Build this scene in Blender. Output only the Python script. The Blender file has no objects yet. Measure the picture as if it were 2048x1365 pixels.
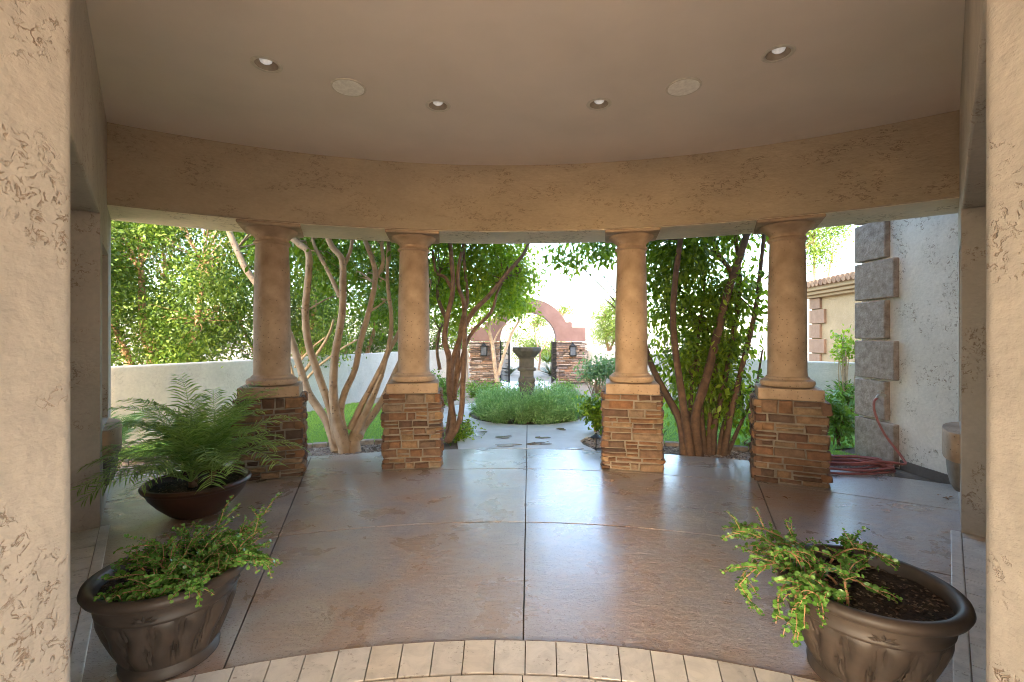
import bpy, bmesh, math, random
import numpy as np
from mathutils import Vector, Matrix

# ------------------------------------------------------------------ camera, sky, sun, exposure
S = bpy.context.scene
COL = S.collection
cd = bpy.data.cameras.new("camera"); cam = bpy.data.objects.new("camera", cd); COL.objects.link(cam)
cam.location = (0, 0, 1.4); cam.rotation_euler = (math.radians(90), 0, 0)
cd.sensor_width = 36; cd.lens = 16.0; cd.shift_y = -0.0037; cd.clip_start = 0.05; cd.clip_end = 3000
S.camera = cam

SUN_EL, SUN_AZ = 21.0, 12.0          # azimuth: degrees to the left of straight behind the camera
w = bpy.data.worlds.new("World"); S.world = w; w.use_nodes = True
nt = w.node_tree
sky = nt.nodes.new("ShaderNodeTexSky"); sky.sky_type = 'NISHITA'; sky.sun_disc = False
to_sun = Vector((-math.sin(math.radians(SUN_AZ)) * math.cos(math.radians(SUN_EL)),
                 -math.cos(math.radians(SUN_AZ)) * math.cos(math.radians(SUN_EL)),
                 math.sin(math.radians(SUN_EL))))
sky.sun_elevation = math.radians(SUN_EL)
sky.sun_rotation = math.atan2(to_sun.x, to_sun.y)
sky.dust_density = 2.0
bg = nt.nodes["Background"]; bg.inputs[1].default_value = 0.15
nt.links.new(sky.outputs[0], bg.inputs[0])
sd = bpy.data.lights.new("sun", 'SUN'); sd.energy = 2.3; sd.angle = math.radians(0.5); sd.color = (1, 0.93, 0.82)
so = bpy.data.objects.new("sun", sd); COL.objects.link(so)
so.rotation_euler = to_sun.to_track_quat('Z', 'Y').to_euler()
S.view_settings.view_transform = 'Standard'; S.view_settings.look = 'None'
S.view_settings.gamma = 1; S.view_settings.exposure = 3.65
S.cycles.use_denoising = True; S.cycles.pixel_filter_type = 'BLACKMAN_HARRIS'; S.cycles.filter_width = 0.95
S.cycles.max_bounces = 10; S.cycles.diffuse_bounces = 7; S.cycles.glossy_bounces = 4
S.cycles.transmission_bounces = 6; S.cycles.sample_clamp_indirect = 6
S.cycles.caustics_reflective = False; S.cycles.caustics_refractive = False

# ------------------------------------------------------------------ helpers
R = math.radians
F = 910.0
def W(px, py, Y): return Vector(((px - 1024) * Y / F, Y, 1.4 + (675 - py) * Y / F))
def G(px, py, z=0.0):
    Y = (1.4 - z) * F / (py - 675.0); return Vector(((px - 1024) * Y / F, Y, z))
CX, CY, TILT = -0.08, -1.5, 2.1
def pol(r, deg, z=0.0):
    a = R(deg + TILT); return Vector((CX + r * math.sin(a), CY + r * math.cos(a), z))

def tag(o, label, cat, group=None):
    o['label'] = label; o['category'] = cat
    if group: o['group'] = group
    return o
def thing(name, label, cat, loc=(0, 0, 0), rz=0.0, group=None):
    o = bpy.data.objects.new(name, None); COL.objects.link(o); o.location = loc; o.rotation_euler = (0, 0, rz)
    o.empty_display_size = 0.1
    return tag(o, label, cat, group)
def copy_tree(o, parent=None):
    c = o.copy(); COL.objects.link(c)
    if parent: c.parent = parent
    for ch in list(o.children): copy_tree(ch, c)
    return c

class MB:
    def __init__(s): s.v = []; s.f = []
    def add(s, vs, fs):
        k = len(s.v); s.v += [tuple(v) for v in vs]; s.f += [tuple(i + k for i in f) for f in fs]; return s
    def box(s, x0, x1, y0, y1, z0, z1, M=None):
        vs = [Vector((x, y, z)) for z in (z0, z1) for y in (y0, y1) for x in (x0, x1)]
        if M: vs = [M @ v for v in vs]
        return s.add(vs, [(0, 2, 3, 1), (4, 5, 7, 6), (0, 1, 5, 4), (2, 6, 7, 3), (0, 4, 6, 2), (1, 3, 7, 5)])
    def prism(s, pts, z0, z1, top=True, bottom=True):
        # pts counter-clockwise in plan
        n = len(pts)
        vs = [(p[0], p[1], z0) for p in pts] + [(p[0], p[1], z1) for p in pts]
        fs = [(i, (i + 1) % n, n + (i + 1) % n, n + i) for i in range(n)]
        if bottom: fs.append(tuple(range(n - 1, -1, -1)))
        if top: fs.append(tuple(range(n, 2 * n)))
        return s.add(vs, fs)
    def lathe(s, prof, n=32, sx=1, sy=1, M=None, cap0=True, cap1=True):
        vs = []
        for r, z in prof:
            for i in range(n):
                a = 2 * math.pi * i / n
                vs.append(Vector((r * math.cos(a) * sx, r * math.sin(a) * sy, z)))
        if M: vs = [M @ v for v in vs]
        fs = []
        for j in range(len(prof) - 1):
            for i in range(n):
                k = (i + 1) % n
                fs.append((j * n + i, j * n + k, (j + 1) * n + k, (j + 1) * n + i))
        if cap0: fs.append(tuple(range(n - 1, -1, -1)))
        if cap1: fs.append(tuple(range((len(prof) - 1) * n, len(prof) * n)))
        return s.add(vs, fs)
    def tube(s, pts, radii, n=8, sub=4, rng=None, wob=0.0):
        pts = [Vector(p) for p in pts]
        if len(pts) > 2 and sub > 1:
            P = [2 * pts[0] - pts[1]] + pts + [2 * pts[-1] - pts[-2]]
            q = []; rr = []
            for i in range(1, len(P) - 2):
                for k in range(sub):
                    t = k / sub
                    q.append(0.5 * ((2 * P[i]) + (P[i + 1] - P[i - 1]) * t + (2 * P[i - 1] - 5 * P[i] + 4 * P[i + 1] - P[i + 2]) * t * t
                                    + (3 * P[i] - P[i - 1] - 3 * P[i + 1] + P[i + 2]) * t ** 3))
                    rr.append(radii[i - 1] * (1 - t) + radii[i] * t)
            q.append(pts[-1]); rr.append(radii[-1]); pts, radii = q, rr
        t0 = (pts[1] - pts[0]).normalized()
        nrm = t0.orthogonal().normalized(); vs = []
        for i, p in enumerate(pts):
            t = (pts[min(i + 1, len(pts) - 1)] - pts[max(i - 1, 0)]).normalized()
            nrm = (nrm - t * nrm.dot(t))
            nrm = nrm.normalized() if nrm.length > 1e-6 else t.orthogonal().normalized()
            b = t.cross(nrm)
            for k in range(n):
                a = 2 * math.pi * k / n
                r = radii[i] * (1 + (rng.uniform(-wob, wob) if rng else 0))
                vs.append(p + (nrm * math.cos(a) + b * math.sin(a)) * r)
        fs = [(i * n + k, i * n + (k + 1) % n, (i + 1) * n + (k + 1) % n, (i + 1) * n + k) for i in range(len(pts) - 1) for k in range(n)]
        fs += [tuple(range(n - 1, -1, -1)), tuple(range((len(pts) - 1) * n, len(pts) * n))]
        return s.add(vs, fs)
    def build(s, name, mat, parent=None, smooth=False, bevel=0.0, angle=40, kind=None, seg=2):
        me = bpy.data.meshes.new(name); me.from_pydata(s.v, [], s.f); me.update()
        o = bpy.data.objects.new(name, me); COL.objects.link(o)
        me.materials.append(mat)
        if parent: o.parent = parent
        if smooth:
            me.shade_smooth()
            me.set_sharp_from_angle(angle=R(angle))
        if bevel:
            m = o.modifiers.new("bevel", 'BEVEL'); m.width = bevel; m.segments = seg; m.limit_method = 'ANGLE'; m.angle_limit = R(40)
        if kind: o['kind'] = kind
        return o

LEAF = [(0, 0), (.25, .38), (.55, .5), (.82, .26), (1, 0), (.82, -.26), (.55, -.5), (.25, -.38)]
LEAF4 = [(0, 0), (.45, .5), (1, 0), (.45, -.5)]
ROUND = [(0, 0), (.22, .4), (.6, .52), (.95, .3), (.95, -.3), (.6, -.52), (.22, -.4)]
def leaf_mesh(name, pos, axis, up, L, Wd, mat, parent=None, tmpl=LEAF4, fold=0.25, droop=0.15, kind=None):
    pos = np.asarray(pos, float); N = len(pos)
    axis = np.asarray(axis, float); axis /= np.linalg.norm(axis, axis=1, keepdims=True) + 1e-9
    up = np.asarray(up, float)
    side = np.cross(axis, up); side /= np.linalg.norm(side, axis=1, keepdims=True) + 1e-9
    nrm = np.cross(side, axis)
    L = np.broadcast_to(L, (N,))[:, None]; Wd = np.broadcast_to(Wd, (N,))[:, None]
    K = len(tmpl); V = np.zeros((N, K + 1, 3))
    for i, (a, b) in enumerate(tmpl + [(0.5, 0.0)]):
        V[:, i] = pos + axis * (a * L) + side * (b * Wd) + nrm * (abs(b) * fold * Wd - a * a * droop * L)
    tri = np.array([(i, (i + 1) % K, K) for i in range(K)])
    faces = (tri[None] + (np.arange(N) * (K + 1))[:, None, None]).reshape(-1)
    me = bpy.data.meshes.new(name)
    me.vertices.add(N * (K + 1)); me.vertices.foreach_set("co", V.reshape(-1))
    me.loops.add(len(faces)); me.loops.foreach_set("vertex_index", faces.astype(np.int32))
    nf = N * K
    me.polygons.add(nf); me.polygons.foreach_set("loop_start", np.arange(0, nf * 3, 3, dtype=np.int32))
    me.polygons.foreach_set("loop_total", np.full(nf, 3, dtype=np.int32))
    me.update(calc_edges=True); me.validate()
    o = bpy.data.objects.new(name, me); COL.objects.link(o); me.materials.append(mat)
    if parent: o.parent = parent
    if kind: o['kind'] = kind
    return o
def blades(name, base, direc, L, wd, mat, parent=None, bend=0.3, kind=None, rng=None, segs=3):
    # narrow bent strips: base (N,3), direc (N,3)
    base = np.asarray(base, float); N = len(base)
    d = np.asarray(direc, float); d /= np.linalg.norm(d, axis=1, keepdims=True)
    h = rng.normal(size=(N, 3)); h[:, 2] = 0; h /= np.linalg.norm(h, axis=1, keepdims=True) + 1e-9
    hd = d.copy(); hd[:, 2] = 0
    hd = hd + 0.15 * h
    side = np.cross(d, np.array([0, 0, 1.0]) + 0.3 * h); side /= np.linalg.norm(side, axis=1, keepdims=True) + 1e-9
    L = np.broadcast_to(L, (N,))[:, None]; wd = np.broadcast_to(wd, (N,))[:, None]
    V = np.zeros((N, 2 * segs + 1, 3))
    for k in range(segs + 1):
        t = k / segs
        p = base + d * (L * t) + hd * (bend * L * t * t) - np.array([0, 0, 1.0]) * (bend * 0.5 * L * t * t)
        if k < segs:
            ww = wd * (1 - 0.6 * t)
            V[:, 2 * k] = p - side * ww / 2; V[:, 2 * k + 1] = p + side * ww / 2
        else: V[:, 2 * k] = p
    fs = []
    for k in range(segs - 1): fs += [(2 * k, 2 * k + 1, 2 * k + 3), (2 * k, 2 * k + 3, 2 * k + 2)]
    fs.append((2 * segs - 2, 2 * segs - 1, 2 * segs))
    fs = np.array(fs); nf = N * len(fs)
    faces = (fs[None] + (np.arange(N) * (2 * segs + 1))[:, None, None]).reshape(-1)
    me = bpy.data.meshes.new(name)
    me.vertices.add(N * (2 * segs + 1)); me.vertices.foreach_set("co", V.reshape(-1))
    me.loops.add(len(faces)); me.loops.foreach_set("vertex_index", faces.astype(np.int32))
    me.polygons.add(nf); me.polygons.foreach_set("loop_start", np.arange(0, nf * 3, 3, dtype=np.int32))
    me.polygons.foreach_set("loop_total", np.full(nf, 3, dtype=np.int32))
    me.update(calc_edges=True); me.validate()
    o = bpy.data.objects.new(name, me); COL.objects.link(o); me.materials.append(mat)
    if parent: o.parent = parent
    if kind: o['kind'] = kind
    return o

# ------------------------------------------------------------------ materials
def mat_new(name):
    m = bpy.data.materials.new(name); m.use_nodes = True
    t = m.node_tree; return m, t, t.nodes["Principled BSDF"]
def N(t, typ, **kw):
    n = t.nodes.new(typ)
    for k, v in kw.items():
        if k.startswith("i_"): n.inputs[k[2:].replace("_", " ")].default_value = v
        else: setattr(n, k, v)
    return n
def noise(t, co, scale, detail=4, rough=.55, dist=0.0):
    n = N(t, "ShaderNodeTexNoise"); n.inputs["Scale"].default_value = scale; n.inputs["Detail"].default_value = detail
    n.inputs["Roughness"].default_value = rough; n.inputs["Distortion"].default_value = dist
    t.links.new(co, n.inputs["Vector"]); return n.outputs["Fac"]
def ramp(t, fac, stops):
    r = N(t, "ShaderNodeValToRGB"); e = r.color_ramp.elements
    while len(e) < len(stops): e.new(0.5)
    for i, (p, c) in enumerate(stops):
        e[i].position = p; e[i].color = (c[0], c[1], c[2], 1) if hasattr(c, '__len__') else (c, c, c, 1)
    t.links.new(fac, r.inputs["Fac"]); return r.outputs["Color"]
def math_(t, op, a, b=None, c=None, clamp=False):
    n = N(t, "ShaderNodeMath", operation=op); n.use_clamp = clamp
    for i, x in enumerate((a, b, c)):
        if x is None: continue
        if isinstance(x, (int, float)): n.inputs[i].default_value = x
        else: t.links.new(x, n.inputs[i])
    return n.outputs[0]
def mix(t, fac, a, b, mode='MIX'):
    n = N(t, "ShaderNodeMix", data_type='RGBA', blend_type=mode)
    for sock, x in ((n.inputs["Factor"], fac), (n.inputs["A"], a), (n.inputs["B"], b)):
        pass
    ins = [i for i in n.inputs if i.enabled]
    for sock, x in zip((ins[0], ins[1], ins[2]), (fac, a, b)):
        if isinstance(x, (int, float)): sock.default_value = x
        elif isinstance(x, tuple): sock.default_value = (*x, 1)
        else: t.links.new(x, sock)
    return [o for o in n.outputs if o.enabled][0]
def objco(t, scale=(1, 1, 1)):
    tc = N(t, "ShaderNodeTexCoord"); mp = N(t, "ShaderNodeMapping"); mp.inputs["Scale"].default_value = scale
    t.links.new(tc.outputs["Object"], mp.inputs["Vector"]); return mp.outputs["Vector"]
def bump(t, h, strength, dist, prev=None):
    b = N(t, "ShaderNodeBump"); b.inputs["Strength"].default_value = strength; b.inputs["Distance"].default_value = dist
    t.links.new(h, b.inputs["Height"])
    if prev is not None: t.links.new(prev, b.inputs["Normal"])
    return b.outputs["Normal"]

def stucco(name, col, dark, marks=1.0, squash=(1, 1, 1.0), scale=26.0, thr=.5):
    m, t, p = mat_new(name); co = objco(t, squash)
    n1 = noise(t, co, scale, 4, .6, .55)
    line = math_(t, 'ABSOLUTE', math_(t, 'SUBTRACT', n1, .5))
    line = ramp(t, line, [(0.0, 1.0), (.014, .85), (.036, 0.0)])
    msk = ramp(t, noise(t, co, 3.3, 3, .62, .3), [(thr, 0.0), (thr + .07, 1.0)])
    brk = ramp(t, noise(t, co, scale * 1.2, 2), [(.46, 0.0), (.56, 1.0)])
    mk = math_(t, 'MULTIPLY', math_(t, 'MULTIPLY', line, msk), brk)
    mk = math_(t, 'MULTIPLY', mk, marks)
    tone = ramp(t, noise(t, co, 1.3, 5, .6), [(.3, tuple(c * .84 for c in col)), (.7, tuple(min(1, c * 1.1) for c in col))])
    fine = ramp(t, noise(t, co, 30, 4, .6), [(.3, .93), (.7, 1.05)])
    tone = mix(t, 1.0, tone, fine, 'MULTIPLY')
    c = mix(t, mk, tone, dark)
    t.links.new(c, p.inputs["Base Color"]); p.inputs["Roughness"].default_value = .85
    h = math_(t, 'ADD', noise(t, co, 7, 5, .55, .15), math_(t, 'MULTIPLY', noise(t, objco(t, (squash[0], squash[1], squash[2] * 1.7)), 19, 4, .6), .45))
    h = math_(t, 'SUBTRACT', h, math_(t, 'MULTIPLY', mk, .6))
    nb = bump(t, h, .6, .018); nb = bump(t, noise(t, co, 70, 3), .16, .004, nb)
    t.links.new(nb, p.inputs["Normal"]); return m
def rough_mat(name, c0, c1, scale=6, rough=.8, bstr=.3, bdist=.01, bscale=40, pits=None, spec=.5):
    m, t, p = mat_new(name); co = objco(t)
    c = ramp(t, noise(t, co, scale, 5, .6, .2), [(.32, c0), (.68, c1)])
    h = noise(t, co, bscale, 4)
    if pits:
        v = N(t, "ShaderNodeTexVoronoi"); v.inputs["Scale"].default_value = pits[0]; t.links.new(co, v.inputs["Vector"])
        hole = ramp(t, v.outputs["Distance"], [(pits[1] * .5, 1.0), (pits[1], 0.0)])
        hole = math_(t, 'MULTIPLY', hole, ramp(t, noise(t, co, 4, 3), [(.42, 0.0), (.55, 1.0)]))
        c = mix(t, math_(t, 'MULTIPLY', hole, .75), c, tuple(x * .35 for x in c0))
        h = math_(t, 'SUBTRACT', h, math_(t, 'MULTIPLY', hole, 2.0))
    t.links.new(c, p.inputs["Base Color"]); p.inputs["Roughness"].default_value = rough
    p.inputs["Specular IOR Level"].default_value = spec
    t.links.new(bump(t, h, bstr, bdist), p.inputs["Normal"]); return m
def island_mat(name, cols, rough=.85, bscale=35, bstr=.5, bdist=.01):
    m, t, p = mat_new(name); co = objco(t)
    g = N(t, "ShaderNodeNewGeometry")
    r = N(t, "ShaderNodeValToRGB"); e = r.color_ramp.elements
    while len(e) < len(cols): e.new(.5)
    for i, c in enumerate(cols): e[i].position = i / (len(cols) - 1); e[i].color = (*c, 1)
    t.links.new(g.outputs["Random Per Island"], r.inputs["Fac"])
    v = ramp(t, noise(t, co, 14, 5, .65), [(.3, .6), (.7, 1.25)])
    c = mix(t, 1.0, r.outputs["Color"], v, 'MULTIPLY')
    t.links.new(c, p.inputs["Base Color"]); p.inputs["Roughness"].default_value = rough
    t.links.new(bump(t, noise(t, co, bscale, 5, .65), bstr, bdist), p.inputs["Normal"]); return m
def leaf_mat(name, c0, c1, trans=.35, rough=.42, tcol=None):
    m, t, p = mat_new(name)
    g = N(t, "ShaderNodeNewGeometry")
    c = ramp(t, g.outputs["Random Per Island"], [(0, c0), (1, c1)])
    t.links.new(c, p.inputs["Base Color"]); p.inputs["Roughness"].default_value = rough
    p.inputs["Specular IOR Level"].default_value = .45
    tr = N(t, "ShaderNodeBsdfTranslucent")
    tc = mix(t, 1.0, c, tcol or (1.5, 1.45, .6), 'MULTIPLY'); t.links.new(tc, tr.inputs["Color"])
    mx = N(t, "ShaderNodeMixShader"); mx.inputs[0].default_value = trans
    t.links.new(p.outputs[0], mx.inputs[1]); t.links.new(tr.outputs[0], mx.inputs[2])
    t.links.new(mx.outputs[0], t.nodes["Material Output"].inputs["Surface"]); return m
def plain(name, c, rough=.5, metal=0.0, spec=.5):
    m, t, p = mat_new(name); co = objco(t)
    cc = ramp(t, noise(t, co, 30, 3), [(.3, tuple(x * .85 for x in c)), (.7, tuple(min(1, x * 1.1) for x in c))])
    t.links.new(cc, p.inputs["Base Color"]); p.inputs["Roughness"].default_value = rough; p.inputs["Metallic"].default_value = metal
    p.inputs["Specular IOR Level"].default_value = spec
    return m

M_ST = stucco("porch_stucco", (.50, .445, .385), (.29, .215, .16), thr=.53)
M_SOF_LIT = stucco("garden_lit_stucco", (.84, .71, .55), (.35, .25, .15), squash=(.6, .6, 1), scale=22)  # beam's own stucco made paler to stand in for garden light on its underside
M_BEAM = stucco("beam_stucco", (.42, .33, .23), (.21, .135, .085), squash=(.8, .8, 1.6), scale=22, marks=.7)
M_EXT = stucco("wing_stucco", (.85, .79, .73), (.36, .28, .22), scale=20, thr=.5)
M_GW = stucco("garden_wall_stucco", (.62, .55, .46), (.42, .35, .28), marks=.6)
M_CEIL = rough_mat("ceiling_paint", (.68, .595, .52), (.75, .655, .575), 1.4, .8, .12, .006, 35)
M_COL = rough_mat("cast_stone", (.31, .205, .13), (.55, .40, .28), 3.4, .75, .3, .008, 40, pits=(30, .2))
M_STONE = island_mat("ledge_stone", [(.07, .038, .028), (.21, .105, .055), (.27, .15, .08), (.11, .05, .033), (.33, .22, .13), (.10, .06, .046), (.25, .12, .06), (.17, .10, .068), (.30, .18, .10), (.22, .16, .12)], bscale=22, bstr=.8, bdist=.014)
M_STONE2 = island_mat("gate_stone", [(.12, .08, .07), (.38, .27, .2), (.3, .15, .09), (.5, .42, .36), (.2, .13, .11), (.42, .24, .14)])
M_MORT = rough_mat("mortar", (.20, .17, .14), (.30, .26, .22), 12, .95)
M_QUOIN = rough_mat("quoin_stone", (.27, .205, .17), (.48, .39, .34), 14, .9, .7, .012, 45, pits=(60, .2))
M_TERRA = rough_mat("arch_stucco", (.23, .125, .10), (.30, .17, .14), 3, .85, .3, .01, 20)
def trav_mat():
    m, t, p = mat_new("travertine"); co = objco(t); g = N(t, "ShaderNodeNewGeometry")
    base = ramp(t, g.outputs["Random Per Island"], [(0, (.60, .55, .50)), (.35, (.72, .68, .63)), (.7, (.66, .59, .51)), (1, (.80, .77, .73))])
    vein = ramp(t, noise(t, co, 9, 6, .65, .8), [(.3, .78), (.6, 1.05)])
    c = mix(t, 1.0, base, vein, 'MULTIPLY')
    pit = ramp(t, noise(t, objco(t, (1, 1.6, 1)), 42, 3, .6, .5), [(.60, 0.0), (.66, 1.0)])
    pit = math_(t, 'MULTIPLY', pit, ramp(t, noise(t, co, 6, 3), [(.45, 0.0), (.6, 1.0)]))
    c = mix(t, math_(t, 'MULTIPLY', pit, .7), c, (.30, .24, .2))
    t.links.new(c, p.inputs["Base Color"]); p.inputs["Roughness"].default_value = .5
    t.links.new(bump(t, math_(t, 'SUBTRACT', vein, pit), .35, .006), p.inputs["Normal"]); return m
M_TRAV = trav_mat()
M_BARKL = rough_mat("pale_bark", (.34, .225, .135), (.52, .37, .24), 7, .85, .5, .012, 30, pits=(20, .26))
M_BARKD = rough_mat("brown_bark", (.14, .075, .04), (.26, .15, .09), 12, .85, .5, .012, 40)
M_BARKX = rough_mat('dark_bark', (.075, .042, .026), (.16, .09, .055), 12, .85, .6, .012, 40)
M_BARKO = rough_mat("orange_bark", (.32, .17, .08), (.42, .25, .13), 12, .85, .5, .012, 40)
M_BLACK = plain("black_iron", (.02, .02, .02), .5, .6)
M_WHITE = plain("white_trim", (.62, .55, .46), .5)
M_BULB = plain("bulb_glass", (.9, .9, .9), .25)
M_BULB.node_tree.nodes["Principled BSDF"].inputs["Emission Color"].default_value = (1, .95, .9, 1)
M_BULB.node_tree.nodes["Principled BSDF"].inputs["Emission Strength"].default_value = .02
M_GRILLE = plain("speaker_grille", (.93, .88, .81), .6)
M_BAFFLE = plain("light_baffle", (.34, .27, .2), .6)
M_SOIL = rough_mat("potting_soil", (.012, .008, .006), (.06, .04, .025), 60, .95, 1.0, .01, 90)
M_CHIP = island_mat("soil_chips", [(.03, .02, .012), (.09, .05, .03), (.2, .15, .1), (.05, .03, .02)])
M_HOSE = plain("red_hose_rubber", (.36, .11, .09), .45)
M_BRASS = plain("brass_tap", (.45, .42, .38), .35, .9)
M_FOUNT = rough_mat("fountain_stone", (.085, .078, .075), (.15, .135, .125), 8, .7)
M_BASE = rough_mat("wall_base", (.13, .11, .10), (.18, .15, .13), 8, .9)
M_EAVE = rough_mat("eave_paint", (.36, .24, .12), (.44, .30, .165), 3, .8)
M_TILE = island_mat("roof_tile", [(.28, .15, .08), (.34, .2, .11), (.22, .12, .07)])
M_HOUSE = stucco("far_house_stucco", (.42, .28, .14), (.5, .4, .3), marks=.3)
M_QTAN = rough_mat("tan_quoin", (.26, .145, .08), (.33, .19, .11), 5, .85)
M_GRAVEL = island_mat("gravel_pebble", [(.2, .15, .12), (.36, .3, .25), (.28, .2, .15), (.45, .4, .35), (.15, .11, .09)])

L_HEDGE = leaf_mat("hedge_leaf", (.05, .11, .012), (.19, .26, .04), .4)
L_TREE = leaf_mat("broad_leaf", (.07, .15, .013), (.21, .31, .04), .4, .35)
L_MID = leaf_mat("light_leaf", (.14, .24, .018), (.34, .43, .05), .5, .4)
L_DARK = leaf_mat("dark_leaf", (.07, .14, .012), (.27, .38, .045), .5, .28)
L_SHRUB = leaf_mat("shrub_leaf", (.08, .17, .02), (.2, .32, .06), .3)
L_PALE = leaf_mat("pale_leaf", (.10, .19, .08), (.20, .31, .15), .3)
L_PALM = leaf_mat("palm_leaf", (.14, .27, .06), (.36, .52, .17), .25, .4)
L_JADE = leaf_mat("jade_leaf", (.08, .20, .03), (.17, .34, .08), .18, .25)
L_GRASS = leaf_mat("bed_grass_blade", (.10, .24, .07), (.30, .46, .22), .3, .5)
L_LAWN = leaf_mat("lawn_blade", (.17, .30, .05), (.31, .46, .10), .35, .6)
L_SUN = leaf_mat("yellow_green_leaf", (.06, .11, .012), (.14, .19, .025), .4)
L_AGAVE = leaf_mat("agave_leaf", (.10, .12, .075), (.17, .19, .12), .1)
L_BROWN = leaf_mat("dead_leaf", (.12, .05, .02), (.26, .13, .06), .1, .7)

def patio_mat():
    m, t, p = mat_new("stained_concrete"); co = objco(t)
    big = noise(t, co, .9, 5, .6, .6); fine = noise(t, co, 5, 6, .65, .8)
    mid = noise(t, co, 2.3, 7, .62, .35)
    f = math_(t, 'ADD', math_(t, 'MULTIPLY', big, .5), math_(t, 'MULTIPLY', mid, .5))
    c = ramp(t, f, [(.36, (.37, .225, .145)), (.45, (.41, .29, .22)), (.52, (.41, .335, .31)), (.58, (.37, .33, .345)), (.67, (.55, .51, .49))])
    # plain grey concrete towards the garden
    sep = N(t, "ShaderNodeSeparateXYZ"); t.links.new(co, sep.inputs[0])
    dx = math_(t, 'SUBTRACT', sep.outputs[0], CX); dy = math_(t, 'SUBTRACT', sep.outputs[1], CY)
    rr = math_(t, 'SQRT', math_(t, 'ADD', math_(t, 'MULTIPLY', dx, dx), math_(t, 'MULTIPLY', dy, dy)))
    outer = ramp(t, math_(t, 'DIVIDE', math_(t, 'ADD', rr, math_(t, 'MULTIPLY', math_(t, 'SUBTRACT', fine, .5), .7)), 10), [(.615, 0.0), (.66, 1.0)])
    grey = ramp(t, f, [(.35, (.30, .25, .2)), (.6, (.46, .41, .36))])
    c = mix(t, outer, c, grey)
    # dusty ring stains where pots once stood
    for (x, y, r) in ((-.95, 4.32, .26), (1.27, 4.3, .27), (-2.98, 3.5, .3), (-1.12, 2.18, .24), (2.55, 2.1, .25)):
        d = math_(t, 'SQRT', math_(t, 'ADD', math_(t, 'POWER', math_(t, 'SUBTRACT', sep.outputs[0], x), 2), math_(t, 'POWER', math_(t, 'SUBTRACT', sep.outputs[1], y), 2)))
        d = math_(t, 'ADD', d, math_(t, 'MULTIPLY', math_(t, 'SUBTRACT', fine, .5), .09))
        s_ = ramp(t, d, [(r * .55, .35), (r * .85, .62), (r, .5), (r + .02, 0.0)])
        c = mix(t, s_, c, (.46, .41, .36))
    # worn stamped ridges and hairline cracks
    rid = noise(t, objco(t, (4, 9, 9)), 2.6, 8, .72, .7)
    wear = ramp(t, rid, [(.48, 0.0), (.72, .5)])
    pock = ramp(t, noise(t, objco(t, (1, 2.2, 1)), 60, 4, .65, .3), [(.36, .75), (.42, 0.0)])
    c = mix(t, wear, c, (.46, .40, .36)); c = mix(t, pock, c, (.14, .09, .07))
    ck = math_(t, 'ABSOLUTE', math_(t, 'SUBTRACT', noise(t, co, 1.1, 5, .5, .9), .5))
    ck = ramp(t, ck, [(0.0, 1.0), (.0035, 0.0)])
    ck = math_(t, 'MULTIPLY', ck, ramp(t, noise(t, co, .8, 2), [(.5, 0.0), (.58, 1.0)]))
    c = mix(t, math_(t, 'MULTIPLY', ck, .55), c, (.45, .38, .34))
    t.links.new(c, p.inputs["Base Color"])
    ro = ramp(t, mid, [(.38, .22), (.62, .5)])
    t.links.new(ro, p.inputs["Roughness"]); p.inputs["Specular IOR Level"].default_value = .6
    p.inputs["Coat Weight"].default_value = .85; p.inputs["Coat Roughness"].default_value = .25
    h = math_(t, 'SUBTRACT', rid, math_(t, 'MULTIPLY', ck, .3))
    nb = bump(t, h, .48, .025); nb = bump(t, noise(t, objco(t, (1, 2, 2)), 30, 6, .7), .28, .006, nb)
    t.links.new(nb, p.inputs["Normal"]); return m
M_PATIO = patio_mat()
M_PATH = rough_mat("path_concrete", (.46, .42, .38), (.60, .56, .52), 2.2, .55, .25, .008, 18)
M_BOUNCE = rough_mat('bounce_paving', (.46, .41, .35), (.55, .49, .43), 1.5, .7, .2, .006, 20)  # surface of the added bounce floor behind the camera
M_GROUND = rough_mat("desert_ground", (.24, .18, .13), (.32, .25, .18), .6, .95, .4, .02, 12)
M_BED = rough_mat("bed_soil", (.10, .07, .05), (.2, .15, .11), 9, .95, .6, .02, 30)
M_TURF = rough_mat("turf", (.09, .2, .02), (.14, .28, .04), 3, .95, .5, .02, 80)
M_POT = rough_mat("bronze_glazed_pot", (.035, .026, .021), (.085, .062, .049), 5, .52, .15, .004, 25)
M_POTB = rough_mat("brown_clay_bowl", (.05, .025, .018), (.10, .048, .03), 4, .35, .12, .004, 25)
def water_mat():
    m, t, p = mat_new("shallow_water"); co = objco(t)
    p.inputs["Base Color"].default_value = (.17, .10, .065, 1); p.inputs["Roughness"].default_value = .22; p.inputs["Specular IOR Level"].default_value = .3
    t.links.new(bump(t, noise(t, co, 14, 2), .05, .004), p.inputs["Normal"]); return m
M_WATER = water_mat()

# ------------------------------------------------------------------ ground, patio, path, lawn
g = MB(); g.add([(-900, -900, -.06), (900, -900, -.06), (900, 900, -.06), (-900, 900, -.06)], [(0, 1, 2, 3)])
g.build('ground', M_GROUND, kind='structure')
g = MB(); pts = [pol(9.6, a) for a in range(60, -61, -5)]
g.add([(p.x, p.y, -.035) for p in pts] + [(-5.5, -2.5, -.035), (5.5, -2.5, -.035)], [tuple(range(len(pts) + 2))])
g.build('bed_soil', M_BED, kind='structure')

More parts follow.
